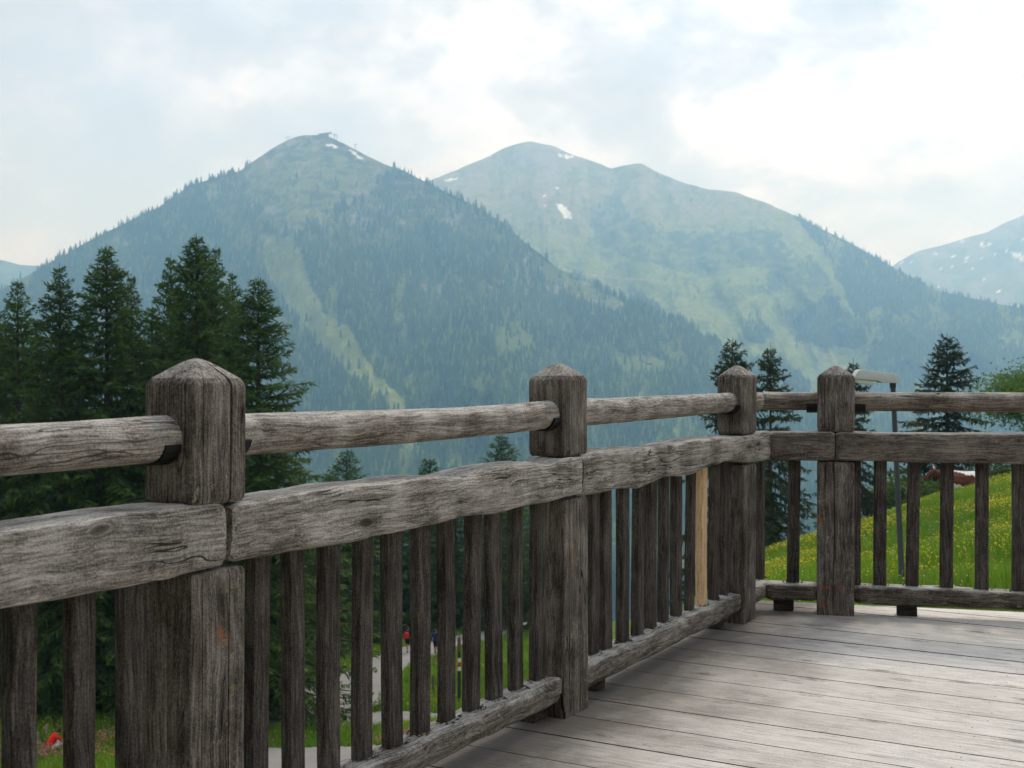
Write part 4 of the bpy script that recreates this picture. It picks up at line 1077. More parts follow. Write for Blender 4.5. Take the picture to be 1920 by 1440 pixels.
# ------------------------------------------------------------------ meadow grass and flowers
k = NT('grass_blades'); a = k.add('ShaderNodeAttribute'); a.attribute_name = 'Col'
k.color(a.outputs['Color']); k.rough(0.7); k.spec(0.2)
tr = k.add('ShaderNodeBsdfTranslucent'); k.link(a.outputs['Color'], tr.inputs['Color'])
mx = k.add('ShaderNodeMixShader'); mx.inputs[0].default_value = 0.35
k.link(k.b.outputs[0], mx.inputs[1]); k.link(tr.outputs[0], mx.inputs[2]); k.link(mx.outputs[0], k.out.inputs['Surface'])
M_grass = k.m
def field_points(px0, px1, d0, d1, n, seed, extra=None):
    rg = np.random.default_rng(seed)
    d = np.sqrt(d0 ** 2 + (d1 ** 2 - d0 ** 2) * rg.random(n)); d = d0 + (d - d0) * (0.55 + 0.45 * rg.random(n))
    x = (px0 + (px1 - px0) * rg.random(n) - 960) / F * d
    m = ~on_road(x, d); x, d = x[m], d[m]
    return x, d, rg
def grass(name, label, px0, px1, d0, d1, n, seed, hgt=0.30, wid=0.018, blades=6):
    x, y, rg = field_points(px0, px1, d0, d1, n, seed); n = len(x); z = ground_z(x, y)
    lush = fbm(x * 0.25, y * 0.25, seed + 3, 4)
    B = blades; sc = np.clip(y / 30, 0.8, 2.2)
    ang = rg.random((n, B)) * 6.28; H = hgt * (0.55 + 0.8 * rg.random((n, B))) * (1 + 0.3 * lush[:, None])
    ox = rg.normal(0, 0.07, (n, B)) * sc[:, None]; oy = rg.normal(0, 0.07, (n, B)) * sc[:, None]
    ln = H * (0.15 + 0.5 * rg.random((n, B)))
    w_ = wid * sc[:, None] * (0.7 + 0.6 * rg.random((n, B)))
    bx = x[:, None] + ox; by_ = y[:, None] + oy; bz = np.repeat(z[:, None], B, 1) - 0.03
    dx, dy = np.cos(ang), np.sin(ang)
    a_ = np.stack([bx - dy * w_, by_ + dx * w_, bz], -1); b_ = np.stack([bx + dy * w_, by_ - dx * w_, bz], -1)
    t_ = np.stack([bx + dx * ln, by_ + dy * ln, bz + H], -1)
    V = np.stack([a_, b_, t_], 2).reshape(-1, 3)
    tone = np.clip(0.5 + 0.5 * lush[:, None] + rg.normal(0, 0.22, (n, B)), 0, 1)[..., None]
    c0 = np.array((0.075, 0.190, 0.014)); c1 = np.array((0.230, 0.380, 0.028)); c2 = np.array((0.22, 0.20, 0.07))
    C = c0 + (c1 - c0) * tone; dry = rg.random((n, B, 1)) < 0.06; C = np.where(dry, c2, C)
    C = np.repeat(C[:, :, None, :], 3, 2).reshape(-1, 3)
    o = obj(name, mesh_np(name, V, np.arange(len(V)).reshape(-1, 3), False, C), M_grass); tag(o, label, 'grass', kind='stuff'); return o
def flowers(name, label, px0, px1, d0, d1, n, seed, colr, size, hgt, patch=0.0, psc=0.22, squash=1.0):
    x, y, rg = field_points(px0, px1, d0, d1, n, seed)
    if patch is not None:
        m = fbm(x * psc, y * psc * squash, seed + 2, 4) + rg.normal(0, 0.15, len(x)) > patch; x, y = x[m], y[m]
    n = len(x); z = ground_z(x, y) + hgt * (0.65 + 0.5 * rg.random(n))
    nrm = rg.normal(0, 0.45, (n, 3)) + np.array([0, -0.35, 1.0]); nrm /= np.linalg.norm(nrm, axis=1)[:, None]
    u_ = np.cross(nrm, [0.3, 0.8, 0.1]); u_ /= np.linalg.norm(u_, axis=1)[:, None]; v_ = np.cross(nrm, u_)
    s_ = (size * (0.7 + 0.6 * rg.random(n)) * np.clip(y / 35, 0.9, 1.8))[:, None]
    c_ = np.stack([x, y, z], 1)
    P = [c_ + nrm * s_ * 0.45]
    for j in range(5): P.append(c_ + (u_ * math.cos(j * 1.2566) + v_ * math.sin(j * 1.2566)) * s_)
    V = np.stack(P, 1).reshape(-1, 3)
    T = np.array([(0, 1 + j, 1 + (j + 1) % 5) for j in range(5)])[None] + (np.arange(n) * 6)[:, None, None]
    C = np.repeat((np.array(colr) * (0.75 + 0.5 * rg.random((n, 1))))[:, None, :], 6, 1).reshape(-1, 3)
    o = obj(name, mesh_np(name, V, T.reshape(-1, 3), False, C), M_grass); tag(o, label, 'flowers', kind='stuff'); return o
grass('grass', 'tall green meadow grass on the slope beyond the short railing', 1360, 2040, 15, 72, 46000, 21, 0.30, 0.020, 6)
grass('grass', 'green grass beside the gravel road below the deck', -80, 1080, 42, 112, 36000, 22, 0.34, 0.024, 5)
flowers('yellow_flowers', 'yellow buttercups scattered through the meadow slope beyond the short railing', 1360, 2040, 15, 72, 42000, 31, (0.72, 0.58, 0.03), 0.0150, 0.36, 0.08, 0.22)
flowers('white_flowers', 'sparse white blossoms in the meadow slope beyond the short railing', 1360, 2040, 15, 72, 700, 32, (0.72, 0.73, 0.68), 0.015, 0.36, None)
flowers('orange_flowers', 'orange and rusty seed heads in the meadow slope beyond the short railing', 1360, 2040, 15, 72, 2600, 33, (0.45, 0.17, 0.05), 0.014, 0.40, 0.05, 0.30)
flowers('yellow_flowers', 'yellow flowers in the grass beside the gravel road', -80, 1080, 42, 100, 12000, 34, (0.62, 0.46, 0.03), 0.018, 0.38, 0.12, 0.20)
def strip_flowers():
    f_ = flowers('pink_clover', 'pink clover heads in the flower strip along the gravel yard', -60, 800, 45.5, 53, 5000, 35, (0.42, 0.15, 0.17), 0.026, 0.36, 0.10, 0.35); return f_
strip_flowers()

# ------------------------------------------------------------------ street lamp on the meadow
def poly_mesh(name, V, Fc, bevel=0.0, smooth=True, sharp=35):
    me = mesh_py(name, V, Fc); b = bmesh.new(); b.from_mesh(me)
    bmesh.ops.recalc_face_normals(b, faces=b.faces)
    if bevel: bmesh.ops.bevel(b, geom=b.edges[:], offset=bevel, segments=2, affect='EDGES', profile=0.6)
    b.to_mesh(me); b.free()
    if smooth: me.shade_smooth(); me.set_sharp_from_angle(angle=R(sharp))
    me.update(); return me
LD = ground_hit(1692, 1108).y
ltop = pix(1674, 716, LD); lfoot = pix(1692, 1112, LD); lfoot.z = gz(lfoot.x, lfoot.y)
lamp = empty('street_lamp', tuple(lfoot)); tag(lamp, 'leaning grey lamp post with a pale lamp head in the meadow', 'street lamp')
ax = ltop - lfoot; LL = ax.length
M_pole = plain('grey_pole', (0.050, 0.056, 0.068), 0.45, 0.4, 0.1, 5)
M_head = plain('lamp_housing', (0.52, 0.53, 0.545), 0.5, 0.0, 0.06, 8)
k = NT('lamp_bowl'); k.color((0.70, 0.72, 0.70)); k.rough(0.25); k.b.inputs['Transmission Weight'].default_value = 0.25; M_bowl = k.m
rings = [(z, [(math.cos(a_) * r_, math.sin(a_) * r_) for a_ in np.linspace(0, 2 * math.pi, 17)[:-1]]) for z, r_ in ((-0.3, 0.075), (0.15, 0.058), (0.18, 0.050), (LL, 0.040))]
po = obj('pole', sweep('pole', rings, 2, 50), M_pole, lamp); po.rotation_euler = ax.to_track_quat('Z', 'Y').to_euler()
# head: long wedge, deep at the pole end of the housing, tapered nose towards the left
hw = 0.13
prof = [(0.07, -0.02), (0.07, 0.125), (-0.60, 0.215), (-0.66, 0.195), (-0.74, 0.075), (-0.72, 0.055), (-0.30, 0.02), (-0.22, -0.02)]
V = []
for y_, sc in ((-hw, 0.0), (hw, 0.0)):
    for (x_, z_) in prof: V.append((x_, y_, z_))
n_ = len(prof)
Fc = [tuple(range(n_)), tuple(range(2 * n_ - 1, n_ - 1, -1))] + [(i, (i + 1) % n_, n_ + (i + 1) % n_, n_ + i) for i in range(n_)]
hd = obj('lamp_head', poly_mesh('lamp_head', V, Fc, 0.007), M_head, lamp, tuple(ax)); hd.scale = (0.9, 0.9, 0.95)
bp = [(-0.70, 0.050), (-0.66, -0.02), (-0.42, -0.055), (-0.38, -0.04), (-0.34, 0.018)]
V = [(x_, y_, z_) for y_ in (-hw * .8, hw * .8) for (x_, z_) in bp]; n_ = len(bp)
Fc = [tuple(range(n_)), tuple(range(2 * n_ - 1, n_ - 1, -1))] + [(i, (i + 1) % n_, n_ + (i + 1) % n_, n_ + i) for i in range(n_)]
obj('bowl', poly_mesh('bowl', V, Fc, 0.012), M_bowl, hd)
for x_ in (0.0,):
    Vc = [(x_ + sx * 0.043, sy * 0.043, z_) for z_ in (-0.10, 0.0) for sx, sy in ((-1, -1), (1, -1), (1, 1), (-1, 1))]
    obj('collar', poly_mesh('collar', Vc, [(0, 1, 2, 3), (7, 6, 5, 4), (0, 4, 5, 1), (1, 5, 6, 2), (2, 6, 7, 3), (3, 7, 4, 0)], 0.008), M_pole, lamp, tuple(ax))

# ------------------------------------------------------------------ bodies: tubes fused by a voxel remesh into one surface
def fuse(name, chains, voxel=0.015, smooth=3):
    """chains: lists of (x, y, z, r[, sx]) -> one continuous mesh"""
    bm = bmesh.new()
    for ch in chains:
        P = [Vector(c[:3]) for c in ch]; Rr = [c[3] for c in ch]
        # resample
        pts = []
        for i in range(len(P) - 1):
            m_ = max(1, int((P[i + 1] - P[i]).length / (voxel * 2)))
            for q_ in range(m_): pts.append((P[i].lerp(P[i + 1], q_ / m_), Rr[i] + (Rr[i + 1] - Rr[i]) * q_ / m_))
        pts.append((P[-1], Rr[-1]))
        prev = None
        for i, (p, r_) in enumerate(pts):
            d = (pts[min(i + 1, len(pts) - 1)][0] - pts[max(i - 1, 0)][0])
            if d.length < 1e-6: d = Vector((0, 0, 1))
            q_ = d.to_track_quat('Z', 'Y')
            ring = [bm.verts.new(p + q_ @ Vector((math.cos(a_) * r_, math.sin(a_) * r_, 0))) for a_ in np.linspace(0, 2 * math.pi, 11)[:-1]]
            if prev:
                for j in range(10): bm.faces.new((prev[j], prev[(j + 1) % 10], ring[(j + 1) % 10], ring[j]))
            else: first = ring
            prev = ring
        for ring, s_ in ((first, -1), (prev, 1)):
            i = 0 if s_ < 0 else -1
            d = (pts[1][0] - pts[0][0]) if s_ < 0 else (pts[-1][0] - pts[-2][0])
            c_ = bm.verts.new(pts[i][0] + d.normalized() * pts[i][1] * 0.7 * s_)
            for j in range(10): bm.faces.new((ring[j], ring[(j + 1) % 10], c_))
    bmesh.ops.recalc_face_normals(bm, faces=bm.faces)
    me = bpy.data.meshes.new(name); bm.to_mesh(me); bm.free()
    o = bpy.data.objects.new(name, me); COL.objects.link(o)
    m_ = o.modifiers.new('r', 'REMESH'); m_.mode = 'VOXEL'; m_.voxel_size = voxel
    m2_ = o.modifiers.new('s', 'SMOOTH'); m2_.iterations = smooth; m2_.factor = 0.5
    dg = bpy.context.evaluated_depsgraph_get(); out = bpy.data.meshes.new_from_object(o.evaluated_get(dg))
    bpy.data.objects.remove(o); bpy.data.meshes.remove(me)
    out.name = name; out.shade_smooth(); return out

# cow lying in the grass, facing left (local -x), chestnut with a white back line and belly
k = NT('cow_hide'); t = k.add('ShaderNodeTexCoord').outputs['Object']
sx = k.add('ShaderNodeSeparateXYZ'); k.link(t, sx.inputs[0])
nz_ = k.noise(t, 3.2, 4, 0.6)
zz_ = k.math('ADD', sx.outputs[2], k.math('MULTIPLY', k.math('SUBTRACT', nz_, 0.5), 0.34))
zz_ = k.math('ADD', zz_, k.math('MULTIPLY', k.math('SUBTRACT', sx.outputs[0], 0.25), 0.20))
back = k.ramp(zz_, [(0.74, 0.0), (0.755, 1.0)])
belly = k.ramp(zz_, [(0.26, 1.0), (0.275, 0.0)])
rump = k.ramp(k.math('ADD', sx.outputs[0], k.math('MULTIPLY', k.math('SUBTRACT', nz_, 0.5), 0.5)), [(0.93, 0.0), (0.945, 1.0)])
body = k.math('GREATER_THAN', sx.outputs[0], -0.62)
wm = k.math('MULTIPLY', k.math('MAXIMUM', k.math('MAXIMUM', back, belly), k.math('MULTIPLY', rump, 0.0)), body)
k.color(k.mix(wm, k.ramp(nz_, [(0.3, (0.075, 0.024, 0.013)), (0.7, (0.12, 0.040, 0.020))]), (0.74, 0.70, 0.66)))
k.rough(0.75); k.spec(0.2); M_cow = k.m
cg = pix(1800, 906, 59.5); cg.z = gz(cg.x, cg.y) + 0.06
cow = empty('cow', tuple(cg), R(-12)); cow.scale = (1.16, 1.16, 1.22); tag(cow, 'chestnut cow with a white back lying on the crest of the flower meadow', 'cow')
ch = [[(0.86, 0, .50, .26), (0.62, 0, .50, .37), (0.25, 0, .44, .40), (-0.15, 0, .44, .40), (-0.50, 0, .52, .35), (-0.72, 0, .60, .25)],
      [(0.70, 0, .72, .16), (0.2, 0, .70, .16), (-.35, 0, .74, .16), (-.6, 0, .78, .14)],
      [(-0.62, 0, .66, .22), (-0.85, -.03, .74, .17), (-1.02, -.06, .78, .14)],
      [(-1.00, -.06, .84, .125), (-1.18, -.09, .74, .115), (-1.36, -.12, .58, .085), (-1.42, -.13, .52, .075)],
      [(-0.98, .06, .90, .035), (-0.98, .20, .88, .05), (-.98, .27, .85, .02)], [(-1.0, -.18, .90, .035), (-1.0, -.32, .88, .05), (-1.0, -.39, .85, .02)],
      # forelegs folded under the brisket, hind leg folded at the flank with its hock back
      [(-.52, -.22, .36, .13), (-.78, -.30, .12, .075), (-.55, -.36, .07, .055), (-.40, -.38, .06, .06)], [(-.52, .22, .36, .13), (-.76, .28, .12, .075), (-.52, .32, .07, .055), (-.38, .34, .06, .06)],
      [(.66, -.24, .46, .22), (.30, -.40, .20, .13), (.72, -.46, .10, .07), (.34, -.50, .06, .05), (.24, -.50, .05, .055)], [(.66, .24, .46, .22), (.34, .38, .20, .13), (.74, .42, .10, .07), (.40, .46, .06, .055)]]
obj('body', fuse('body', ch, 0.022, 4), M_cow, cow)
M_horn = plain('horn', (0.45, 0.40, 0.32), 0.4); M_tail = plain('tail_hair', (0.50, 0.46, 0.40), 0.9)
for s_ in (-1, 1): obj('horn', fuse('horn', [[(-1.02, -.06 + s_ * .10, .94, .030), (-1.03, -.06 + s_ * .24, 1.00, .024), (-1.07, -.06 + s_ * .30, 1.12, .010)]], 0.008, 1), M_horn, cow)
obj('tail', fuse('tail', [[(1.06, 0, .66, .035), (1.16, -.02, .50, .028), (1.20, -.06, .26, .025), (1.16, -.12, .10, .05), (1.10, -.18, .05, .03)]], 0.010, 2), M_tail, cow)

# ------------------------------------------------------------------ people
SKIN = plain('skin', (0.42, 0.24, 0.17), 0.6, 0, 0.05); HAIR = plain('brown_hair', (0.060, 0.032, 0.018), 0.7); HAIRD = plain('dark_hair', (0.022, 0.017, 0.014), 0.7)
def cloth(name, c): return plain(name, c, 0.85, 0, 0.15, 9, 0.15)
C_BLACK = cloth('black_cloth', (0.012, 0.012, 0.014)); C_NAVY = cloth('navy_cloth', (0.020, 0.020, 0.035)); C_PURP = cloth('purple_cloth', (0.040, 0.022, 0.13)); C_TEAL = cloth('teal_cloth', (0.07, 0.36, 0.38))
C_RED = cloth('red_cloth', (0.62, 0.030, 0.018)); C_WHITE = cloth('white_cloth', (0.72, 0.72, 0.72)); C_SHOE = cloth('dark_shoe', (0.02, 0.02, 0.022)); C_GREY = cloth('grey_cloth', (0.16, 0.16, 0.17)); C_BLUE = cloth('blue_cloth', (0.03, 0.09, 0.20)); C_PACK = cloth('red_nylon', (0.60, 0.035, 0.025)); C_TPACK = cloth('turquoise_nylon', (0.02, 0.36, 0.48))
def hand(x, y, z, s_):
    out = [[(x, y, z, .038), (x, y + .01, z - .06, .040), (x, y + .015, z - .10, .034)]]
    for i_, (o_, l_) in enumerate(((-.030, .065), (-.010, .08), (.010, .075), (.028, .058))): out.append([(x + .006 * s_, y + o_, z - .09, .012), (x, y + o_ + .008, z - .09 - l_ * .6, .011), (x - .014 * s_, y + o_ + .012, z - .09 - l_, .009)])
    out.append([(x, y + .03, z - .03, .014), (x - .01 * s_, y + .06, z - .075, .010)])
    return out
def walker(px, py, d, rz, label, top, bottom, long_legs, hairm, stride=0.22, hgt=1.76, group='hikers on the gravel road'):
    """a walking person seen from behind; local +y is the way they face"""
    p = pix(px, py, d); p.z = gz(p.x, p.y) + 0.06
    e = empty('person', tuple(p), rz); tag(e, label, 'person', group); s_ = hgt / 1.76; e.scale = (s_, s_, s_)
    legs = []
    for sg, f_ in ((-1, 1), (1, -1)):
        hx = .095 * sg; ay = stride * f_
        kn = (hx, .06 + ay * .45, .50) ; an = (hx, ay - (.05 if f_ < 0 else 0), .10 + (.05 if f_ < 0 else 0))
        legs.append(((hx, 0, .92), kn, an, f_))
    body = [[(0, 0, .90, .135), (0, 0, 1.05, .128), (0, .01, 1.25, .15), (0, .01, 1.40, .135), (0, 0, 1.47, .07), (0, .01, 1.56, .055)],
            [(-.17, 0, 1.41, .065), (0, 0, 1.43, .09), (.17, 0, 1.41, .065)], [(-.08, 0, .92, .12), (.08, 0, .92, .12)],
            [(0, .01, 1.56, .075), (0, .015, 1.64, .095), (0, .01, 1.71, .075)], [(0, .09, 1.63, .03), (0, .115, 1.62, .016)],
            [(-.10, .0, 1.64, .022), (-.10, -.01, 1.60, .018)], [(.10, .0, 1.64, .022), (.10, -.01, 1.60, .018)]]
    arms = []
    for sg, sw in ((-1, -.14), (1, .14)):
        sh = (.20 * sg, 0, 1.41); el = (.25 * sg, sw * .4 - .03, 1.13); wr = (.25 * sg, sw + .03, .89)
        arms.append((sh, el, wr)); body.append([(*sh, .058), (*el, .045), (*wr, .031)]); body += hand(*wr, sg)
    for hp, kn, an, f_ in legs:
        body.append([(*hp, .095), (*kn, .060), (an[0], an[1] - .01, an[2] + .22, .055), (*an, .038)])
        body.append([(an[0], an[1] - .05, an[2] - .05, .038), (an[0], an[1] + .13, an[2] - .065, .030)])
    obj('body', fuse('body', body, 0.013, 2), SKIN, e)
    sh_ = [[(0, 0, .88, .150), (0, 0, 1.05, .145), (0, .01, 1.25, .168), (0, .01, 1.40, .150), (0, 0, 1.47, .085)], [(-.18, 0, 1.41, .078), (0, 0, 1.43, .10), (.18, 0, 1.41, .078)]]
    for sh, el, wr in arms:
        if top is C_PURP: sh_.append([(*sh, .074), (*el, .060), (wr[0], wr[1], wr[2] + .03, .045)])
        else: sh_.append([(*sh, .074), (sh[0] + (el[0] - sh[0]) * .6, el[1] * .6, sh[2] + (el[2] - sh[2]) * .6, .066)])
    obj('shirt', fuse('shirt', sh_, 0.014, 2), top, e)
    bt = [[(-.08, 0, .93, .138), (.08, 0, .93, .138)]]
    for hp, kn, an, f_ in legs:
        if long_legs: bt.append([(*hp, .112), (*kn, .078), (an[0], an[1], an[2] + .04, .058)])
        else: bt.append([(*hp, .115), (kn[0], kn[1] * .85, kn[2] + .07, .090)])
    obj('trousers' if long_legs else 'shorts', fuse('trousers', bt, 0.014, 2), bottom, e)
    for hp, kn, an, f_ in legs:
        obj('shoe', fuse('shoe', [[(an[0], an[1] - .06, an[2] - .04, .052), (an[0], an[1] + .05, an[2] - .055, .05), (an[0], an[1] + .15, an[2] - .07, .036)]], 0.012, 1), C_SHOE, e)
        if not long_legs: obj('sock', fuse('sock', [[(an[0], an[1], an[2] - .01, .05), (an[0], an[1], an[2] + .07, .048)]], 0.012, 1), C_WHITE, e)
    obj('hair', fuse('hair', [[(0, -.02, 1.60, .088), (0, -.015, 1.67, .105), (0, -.005, 1.72, .085)]], 0.012, 2), hairm, e)
    return e
def backpack(e, mat, label, w=0.16):
    """rests on the hiker's back: a thing of its own"""
    o = empty('backpack', tuple(e.location), e.rotation_euler.z); o.scale = e.scale; tag(o, label, 'backpack', 'backpacks of the hikers')
    obj('bag', fuse('bag', [[(-.05, -.24, 1.06, .13), (-.05, -.25, 1.22, .145), (-.04, -.23, 1.38, .12)], [(.05, -.24, 1.06, .13), (.05, -.25, 1.22, .145), (.04, -.23, 1.38, .12)], [(-.04, -.36, 1.10, .07), (.04, -.36, 1.10, .07)]], 0.014, 3), mat, o)
    for s_ in (-1, 1): obj('strap', fuse('strap', [[(s_ * .09, -.16, 1.40, .022), (s_ * .10, .0, 1.50, .022), (s_ * .11, .15, 1.38, .022), (s_ * .12, .16, 1.20, .018), (s_ * .15, .02, 1.05, .016)]], 0.010, 1), C_BLACK, o)
    return o
h1 = walker(764, 1223, 84, R(-14), 'hiker in dark shirt and black shorts walking up the gravel road with a red backpack', C_NAVY, C_BLACK, False, HAIRD)
backpack(h1, C_PACK, 'red backpack on the hiker in black shorts')
h2 = walker(816, 1225, 83, R(-20), 'hiker in purple jacket and black trousers half hidden by a baluster', C_PURP, C_BLACK, True, HAIRD, 0.18, 1.62)
h3 = walker(908, 1213, 103, R(-30), 'hiker in turquoise shirt farther along the gravel road', C_TEAL, C_GREY, True, HAIR, 0.15, 1.66)
backpack(h3, C_TPACK, 'turquoise backpack on the farther hiker')
# someone sitting in the meadow, bent forward, seen from behind and the side
sp_ = pix(95, 1407, 49.0); sp_.z = gz(sp_.x, sp_.y) + 0.02
e = empty('person', tuple(sp_), R(-50)); tag(e, 'person in a red shirt with brown hair sitting bent forward in the flowers', 'person')
bd = [[(0, -.05, .14, .15), (0, 0, .32, .145), (0, .10, .50, .15), (0, .20, .62, .12), (0, .27, .70, .06), (0, .33, .75, .055)], [(-.17, .18, .62, .065), (.17, .18, .62, .065)], [(0, .33, .75, .07), (0, .38, .82, .095), (0, .40, .88, .075)],
      [(-.20, .18, .60, .058), (-.26, .38, .42, .045), (-.16, .55, .34, .032)], [(.20, .18, .60, .058), (.26, .38, .42, .045), (.16, .55, .34, .032)],
      [(-.10, .0, .14, .10), (-.14, .42, .36, .065), (-.12, .62, .10, .045), (-.12, .78, .05, .035)], [(.10, .0, .14, .10), (.14, .42, .36, .065), (.12, .62, .10, .045), (.12, .78, .05, .035)]] + hand(-.16, .55, .34, -1) + hand(.16, .55, .34, 1)
obj('body', fuse('body', bd, 0.013, 2), SKIN, e)
obj('shirt', fuse('shirt', [[(0, -.05, .12, .168), (0, 0, .32, .165), (0, .10, .50, .168), (0, .20, .62, .135), (0, .26, .68, .075)], [(-.19, .18, .62, .078), (.19, .18, .62, .078)], [(-.20, .18, .60, .074), (-.25, .34, .46, .062)], [(.20, .18, .60, .074), (.25, .34, .46, .062)]], 0.014, 2), C_RED, e)
obj('trousers', fuse('trousers', [[(-.10, .0, .14, .118), (-.14, .42, .36, .082), (-.12, .62, .12, .06)], [(.10, .0, .14, .118), (.14, .42, .36, .082), (.12, .62, .12, .06)], [(-.08, -.03, .12, .14), (.08, -.03, .12, .14)]], 0.014, 2), C_WHITE, e)
obj('hair', fuse('hair', [[(0, .32, .74, .085), (0, .35, .84, .108), (0, .38, .90, .09)], [(0, .28, .78, .07), (0, .25, .68, .05)]], 0.012, 2), HAIR, e)

# ------------------------------------------------------------------ stakes, trail signpost
M_stake = wood('stake_wood', 2, (0.10, 0.085, 0.07), (0.22, 0.20, 0.175), (0.34, 0.31, 0.28)); M_stakeb = wood('brown_stake', 2, (0.07, 0.04, 0.03), (0.16, 0.095, 0.07), (0.25, 0.16, 0.12))
def stake(px, py_b, py_t, d, w_, lean, label, mat):
    b = pix(px, py_b, d); g = gz(b.x, b.y); t_ = pix(px, py_t, d); h = t_.z - g
    rings = [(z, [(math.cos(a_) * r_, math.sin(a_) * r_) for a_ in np.linspace(0, 6.283, 9)[:-1]]) for z, r_ in ((-.3, w_ / 2), (h * .5, w_ / 2 * .95), (h - .03, w_ / 2 * .9), (h, w_ / 2 * .55))]
    o = obj('fence_stake', sweep('fence_stake', rings, 2, 40), mat, None, (b.x, b.y, g), (0, lean, 0)); tag(o, label, 'stake', 'weathered fence stakes in the grass'); return o
stake(176, 1372, 1333, 54, .11, 0, 'slim fence stake against the dark wood left of the near post', M_stake)
stake(88, 1392, 1358, 52, .14, 0, 'grey fence stake right behind the seated person', M_stake)
stake(70, 1404, 1373, 50, .17, 0, 'short thick grey stake beside the seated person', M_stake)
stake(595, 1288, 1233, 66, .07, R(-4), 'thin leaning stake at the left verge of the gravel road', M_stake)
stake(815, 1262, 1230, 78, .10, 0, 'dark stake in the verge below the hiker in the purple jacket', M_stakeb)
stake(812, 1312, 1266, 66, .10, 0, 'reddish brown stake in the grass left of the signpost', M_stakeb)
stake(945, 1218, 1152, 100, .09, 0, 'pale stake at the far end of the gravel road', M_stake)
d_ = 64.0; b = pix(861, 1316, d_); g = gz(b.x, b.y); t_ = pix(861, 1194, d_); h = t_.z - g
sg_ = empty('trail_signpost', (b.x, b.y, g)); tag(sg_, 'dark trail signpost with a red and white marker standing in the grass by the road', 'signpost')
rings = [(z, section(.16, .16, .02, 3)) for z in (-.3, h * .5, h * .78)]
obj('post', sweep('post', rings, 2), plain('tarred_wood', (0.03, 0.03, 0.032), .8), sg_)
rings = [(z, section(.16 * q_, .16 * q_, .02 * q_, 3)) for z, q_ in ((h * .78, 1.1), (h * .96, 1.1), (h, .6))]
obj('head', sweep('head', rings, 2), M_stakeb, sg_)
for z_, mt_ in ((h * .62, C_WHITE), (h * .555, C_RED), (h * .49, C_WHITE)):
    V = [(x_, y_, z_ + q_) for q_ in (0, h * .06) for x_, y_ in ((-.07, -.088), (.087, -.088), (.087, .06), (.083, .06), (.083, -.084), (-.07, -.084))]
    obj('marker_band', poly_mesh('marker_band', V, [tuple(range(6)), tuple(range(11, 5, -1))] + [(i, (i + 1) % 6, 6 + (i + 1) % 6, 6 + i) for i in range(6)]), mt_, sg_)

# ------------------------------------------------------------------ on the summits and slopes: lift stations, pylons, barn
M_steel = plain('far_steel', (0.16, 0.17, 0.18), 0.6); M_barn = plain('barn_wood', (0.10, 0.07, 0.05), 0.9); M_roof = plain('barn_roof', (0.14, 0.12, 0.11), 0.8)
def box_mesh(name, a, b, bevel=0.0):
    V = [(x_, y_, z_) for z_ in (a[2], b[2]) for x_, y_ in ((a[0], a[1]), (b[0], a[1]), (b[0], b[1]), (a[0], b[1]))]
    return poly_mesh(name, V, [(0, 1, 2, 3), (7, 6, 5, 4), (0, 4, 5, 1), (1, 5, 6, 2), (2, 6, 7, 3), (3, 7, 4, 0)], bevel, False)
def ridge_z(mass, px, d):
    i = int(np.argmin(np.abs(mass.px - px))); col_ = mass.P[:, i]; j = int(np.argmin(np.abs(col_[:, 1] - d))); return col_[j]
def on_ridge(mass, px):
    i = int(np.argmin(np.abs(mass.px - px))); j = int((mass.t <= 1).sum()) - 1; return Vector(mass.P[j, i])
def pylon(px, hpx, label, arm=9.0):
    p = on_ridge(MA, px); h = hpx / F * p.y
    e = empty('lift_pylon', tuple(p)); tag(e, label, 'pylon', 'ski lift pylons on the summit')
    rings = [(z, [(math.cos(a_) * r_, math.sin(a_) * r_) for a_ in np.linspace(0, 6.283, 9)[:-1]]) for z, r_ in ((-3, 1.0), (h, 0.7))]
    obj('mast', sweep('mast', rings, 2), M_steel, e)
    obj('crossarm', box_mesh('crossarm', (-arm / 2, -.6, h - .8), (arm / 2, .6, h + .6)), M_steel, e)
    for s_ in (-1, 1): obj('sheave', box_mesh('sheave', (s_ * arm / 2 - 1.2, -.7, h - 2.2), (s_ * arm / 2 + 1.2, .7, h - .9)), M_steel, e)
pylon(541, 6, 'small lift pylon on the left shoulder of the summit', 14)
pylon(627, 9, 'left one of the paired lift pylons beside the summit station', 9)
pylon(633, 9, 'right one of the paired lift pylons beside the summit station', 9)
pylon(667, 10, 'single lift pylon on the ridge right of the summit station', 8)
p = on_ridge(MA, 608); e = empty('lift_station', tuple(p)); tag(e, 'small lift station with a slanting roof on top of the nearer mountain', 'lift station')
obj('hall', box_mesh('hall', (-17, -5, -4), (12, 5, 4.2)), M_steel, e)
V = [(-20, -7, 4.0), (20, -7, 8.0), (20, 7, 8.0), (-20, 7, 4.0), (-20, -7, 5.4), (20, -7, 10.5), (20, 7, 10.5), (-20, 7, 5.4)]
obj('roof', poly_mesh('roof', V, [(0, 1, 2, 3), (7, 6, 5, 4), (0, 4, 5, 1), (1, 5, 6, 2), (2, 6, 7, 3), (3, 7, 4, 0)], 0, False), M_barn, e)
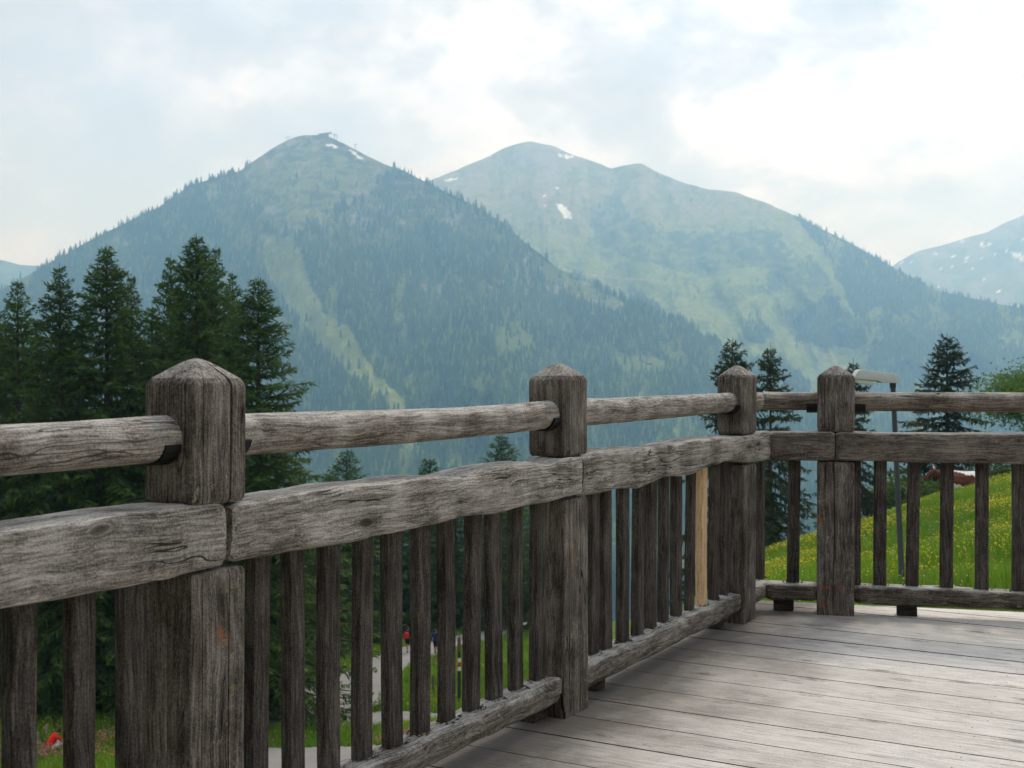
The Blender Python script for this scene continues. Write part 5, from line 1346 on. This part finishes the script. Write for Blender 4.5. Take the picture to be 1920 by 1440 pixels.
# barn in its clearing
rows_ = int((MA.t <= 1).sum()); i = int(np.argmin(np.abs(MA.px - 1216))); j = int(np.argmin(np.abs(MA.PYs[:rows_, i] - 684))); p = Vector(MA.P[j, i])
e = empty('barn', tuple(p), R(25)); tag(e, 'tiny dark barn in a clearing low on the forested slope', 'barn')
obj('wall', box_mesh('wall', (-6, -4, -3), (6, 4, 4)), M_barn, e)
V = [(-7, -5.2, 3.4), (7, -5.2, 3.4), (7, 5.2, 3.4), (-7, 5.2, 3.4), (-7, 0, 7), (7, 0, 7)]
obj('roof', poly_mesh('roof', V, [(0, 1, 2, 3), (0, 4, 5, 1), (3, 2, 5, 4), (0, 3, 4), (1, 5, 2)], 0, False), M_roof, e)

# ------------------------------------------------------------------ unseen hut assumed behind the terrace, added to shade the railing's near sides
HQ = -2.45
hut_o = QX * (m0 + 4.2) + QY * HQ
hut = empty('unseen_hut', (hut_o.x, hut_o.y, 0), math.atan2(QX.y, QX.x)); tag(hut, 'unseen dark timber hut with overhanging roof behind the viewer, added to shade the railing', 'hut')
M_hut = wood('hut_boards', 0, (0.045, 0.032, 0.022), (0.085, 0.060, 0.042), (0.13, 0.095, 0.068)); M_pane = plain('window_glass', (0.03, 0.035, 0.04), 0.08, 0, 0.05, 3, 0.5); M_frm = plain('window_frame', (0.55, 0.53, 0.50), 0.6)
zg = gz(hut_o.x, hut_o.y) - 1.0
obj('wall', box_mesh('wall', (-6.5, -7.0, zg), (6.5, -0.30, 5.4)), M_hut, hut)
for i in range(26): obj('board', box_mesh('board', (-6.5, -0.297, 0.02 + i * 0.205), (6.5, -0.26 + 0.006 * (i % 2), 0.215 + i * 0.205)), M_hut, hut)
for x_ in (-4.6, -2.2, 2.6, 4.9):
    w_ = obj('window', box_mesh('window', (x_ - .55, -0.25, 0.95), (x_ + .55, -0.19, 2.15)), M_frm, hut)
    for sx_ in (-1, 1): obj('pane', box_mesh('pane', (x_ + sx_ * .26 - .22, -0.189, 1.02), (x_ + sx_ * .26 + .22, -0.185, 2.08)), M_pane, w_)
dr = obj('door', box_mesh('door', (-0.55, -0.25, 0.03), (0.55, -0.20, 2.10)), M_hut, hut)
obj('handle', box_mesh('handle', (0.38, -0.199, 1.0), (0.50, -0.16, 1.03)), M_iron, dr)
V = [(-7.6, 1.3, 4.9), (7.6, 1.3, 4.9), (7.6, -3.65, 7.4), (-7.6, -3.65, 7.4), (-7.6, -8.6, 4.9), (7.6, -8.6, 4.9), (-7.6, 1.3, 5.15), (7.6, 1.3, 5.15), (7.6, -3.65, 7.65), (-7.6, -3.65, 7.65), (-7.6, -8.6, 5.15), (7.6, -8.6, 5.15)]
obj('roof', poly_mesh('roof', V, [(0, 1, 2, 3), (3, 2, 5, 4), (6, 9, 8, 7), (9, 10, 11, 8), (0, 6, 7, 1), (4, 5, 11, 10), (0, 3, 9, 6), (3, 4, 10, 9), (1, 7, 8, 2), (2, 8, 11, 5)], 0, False), M_roof, hut)
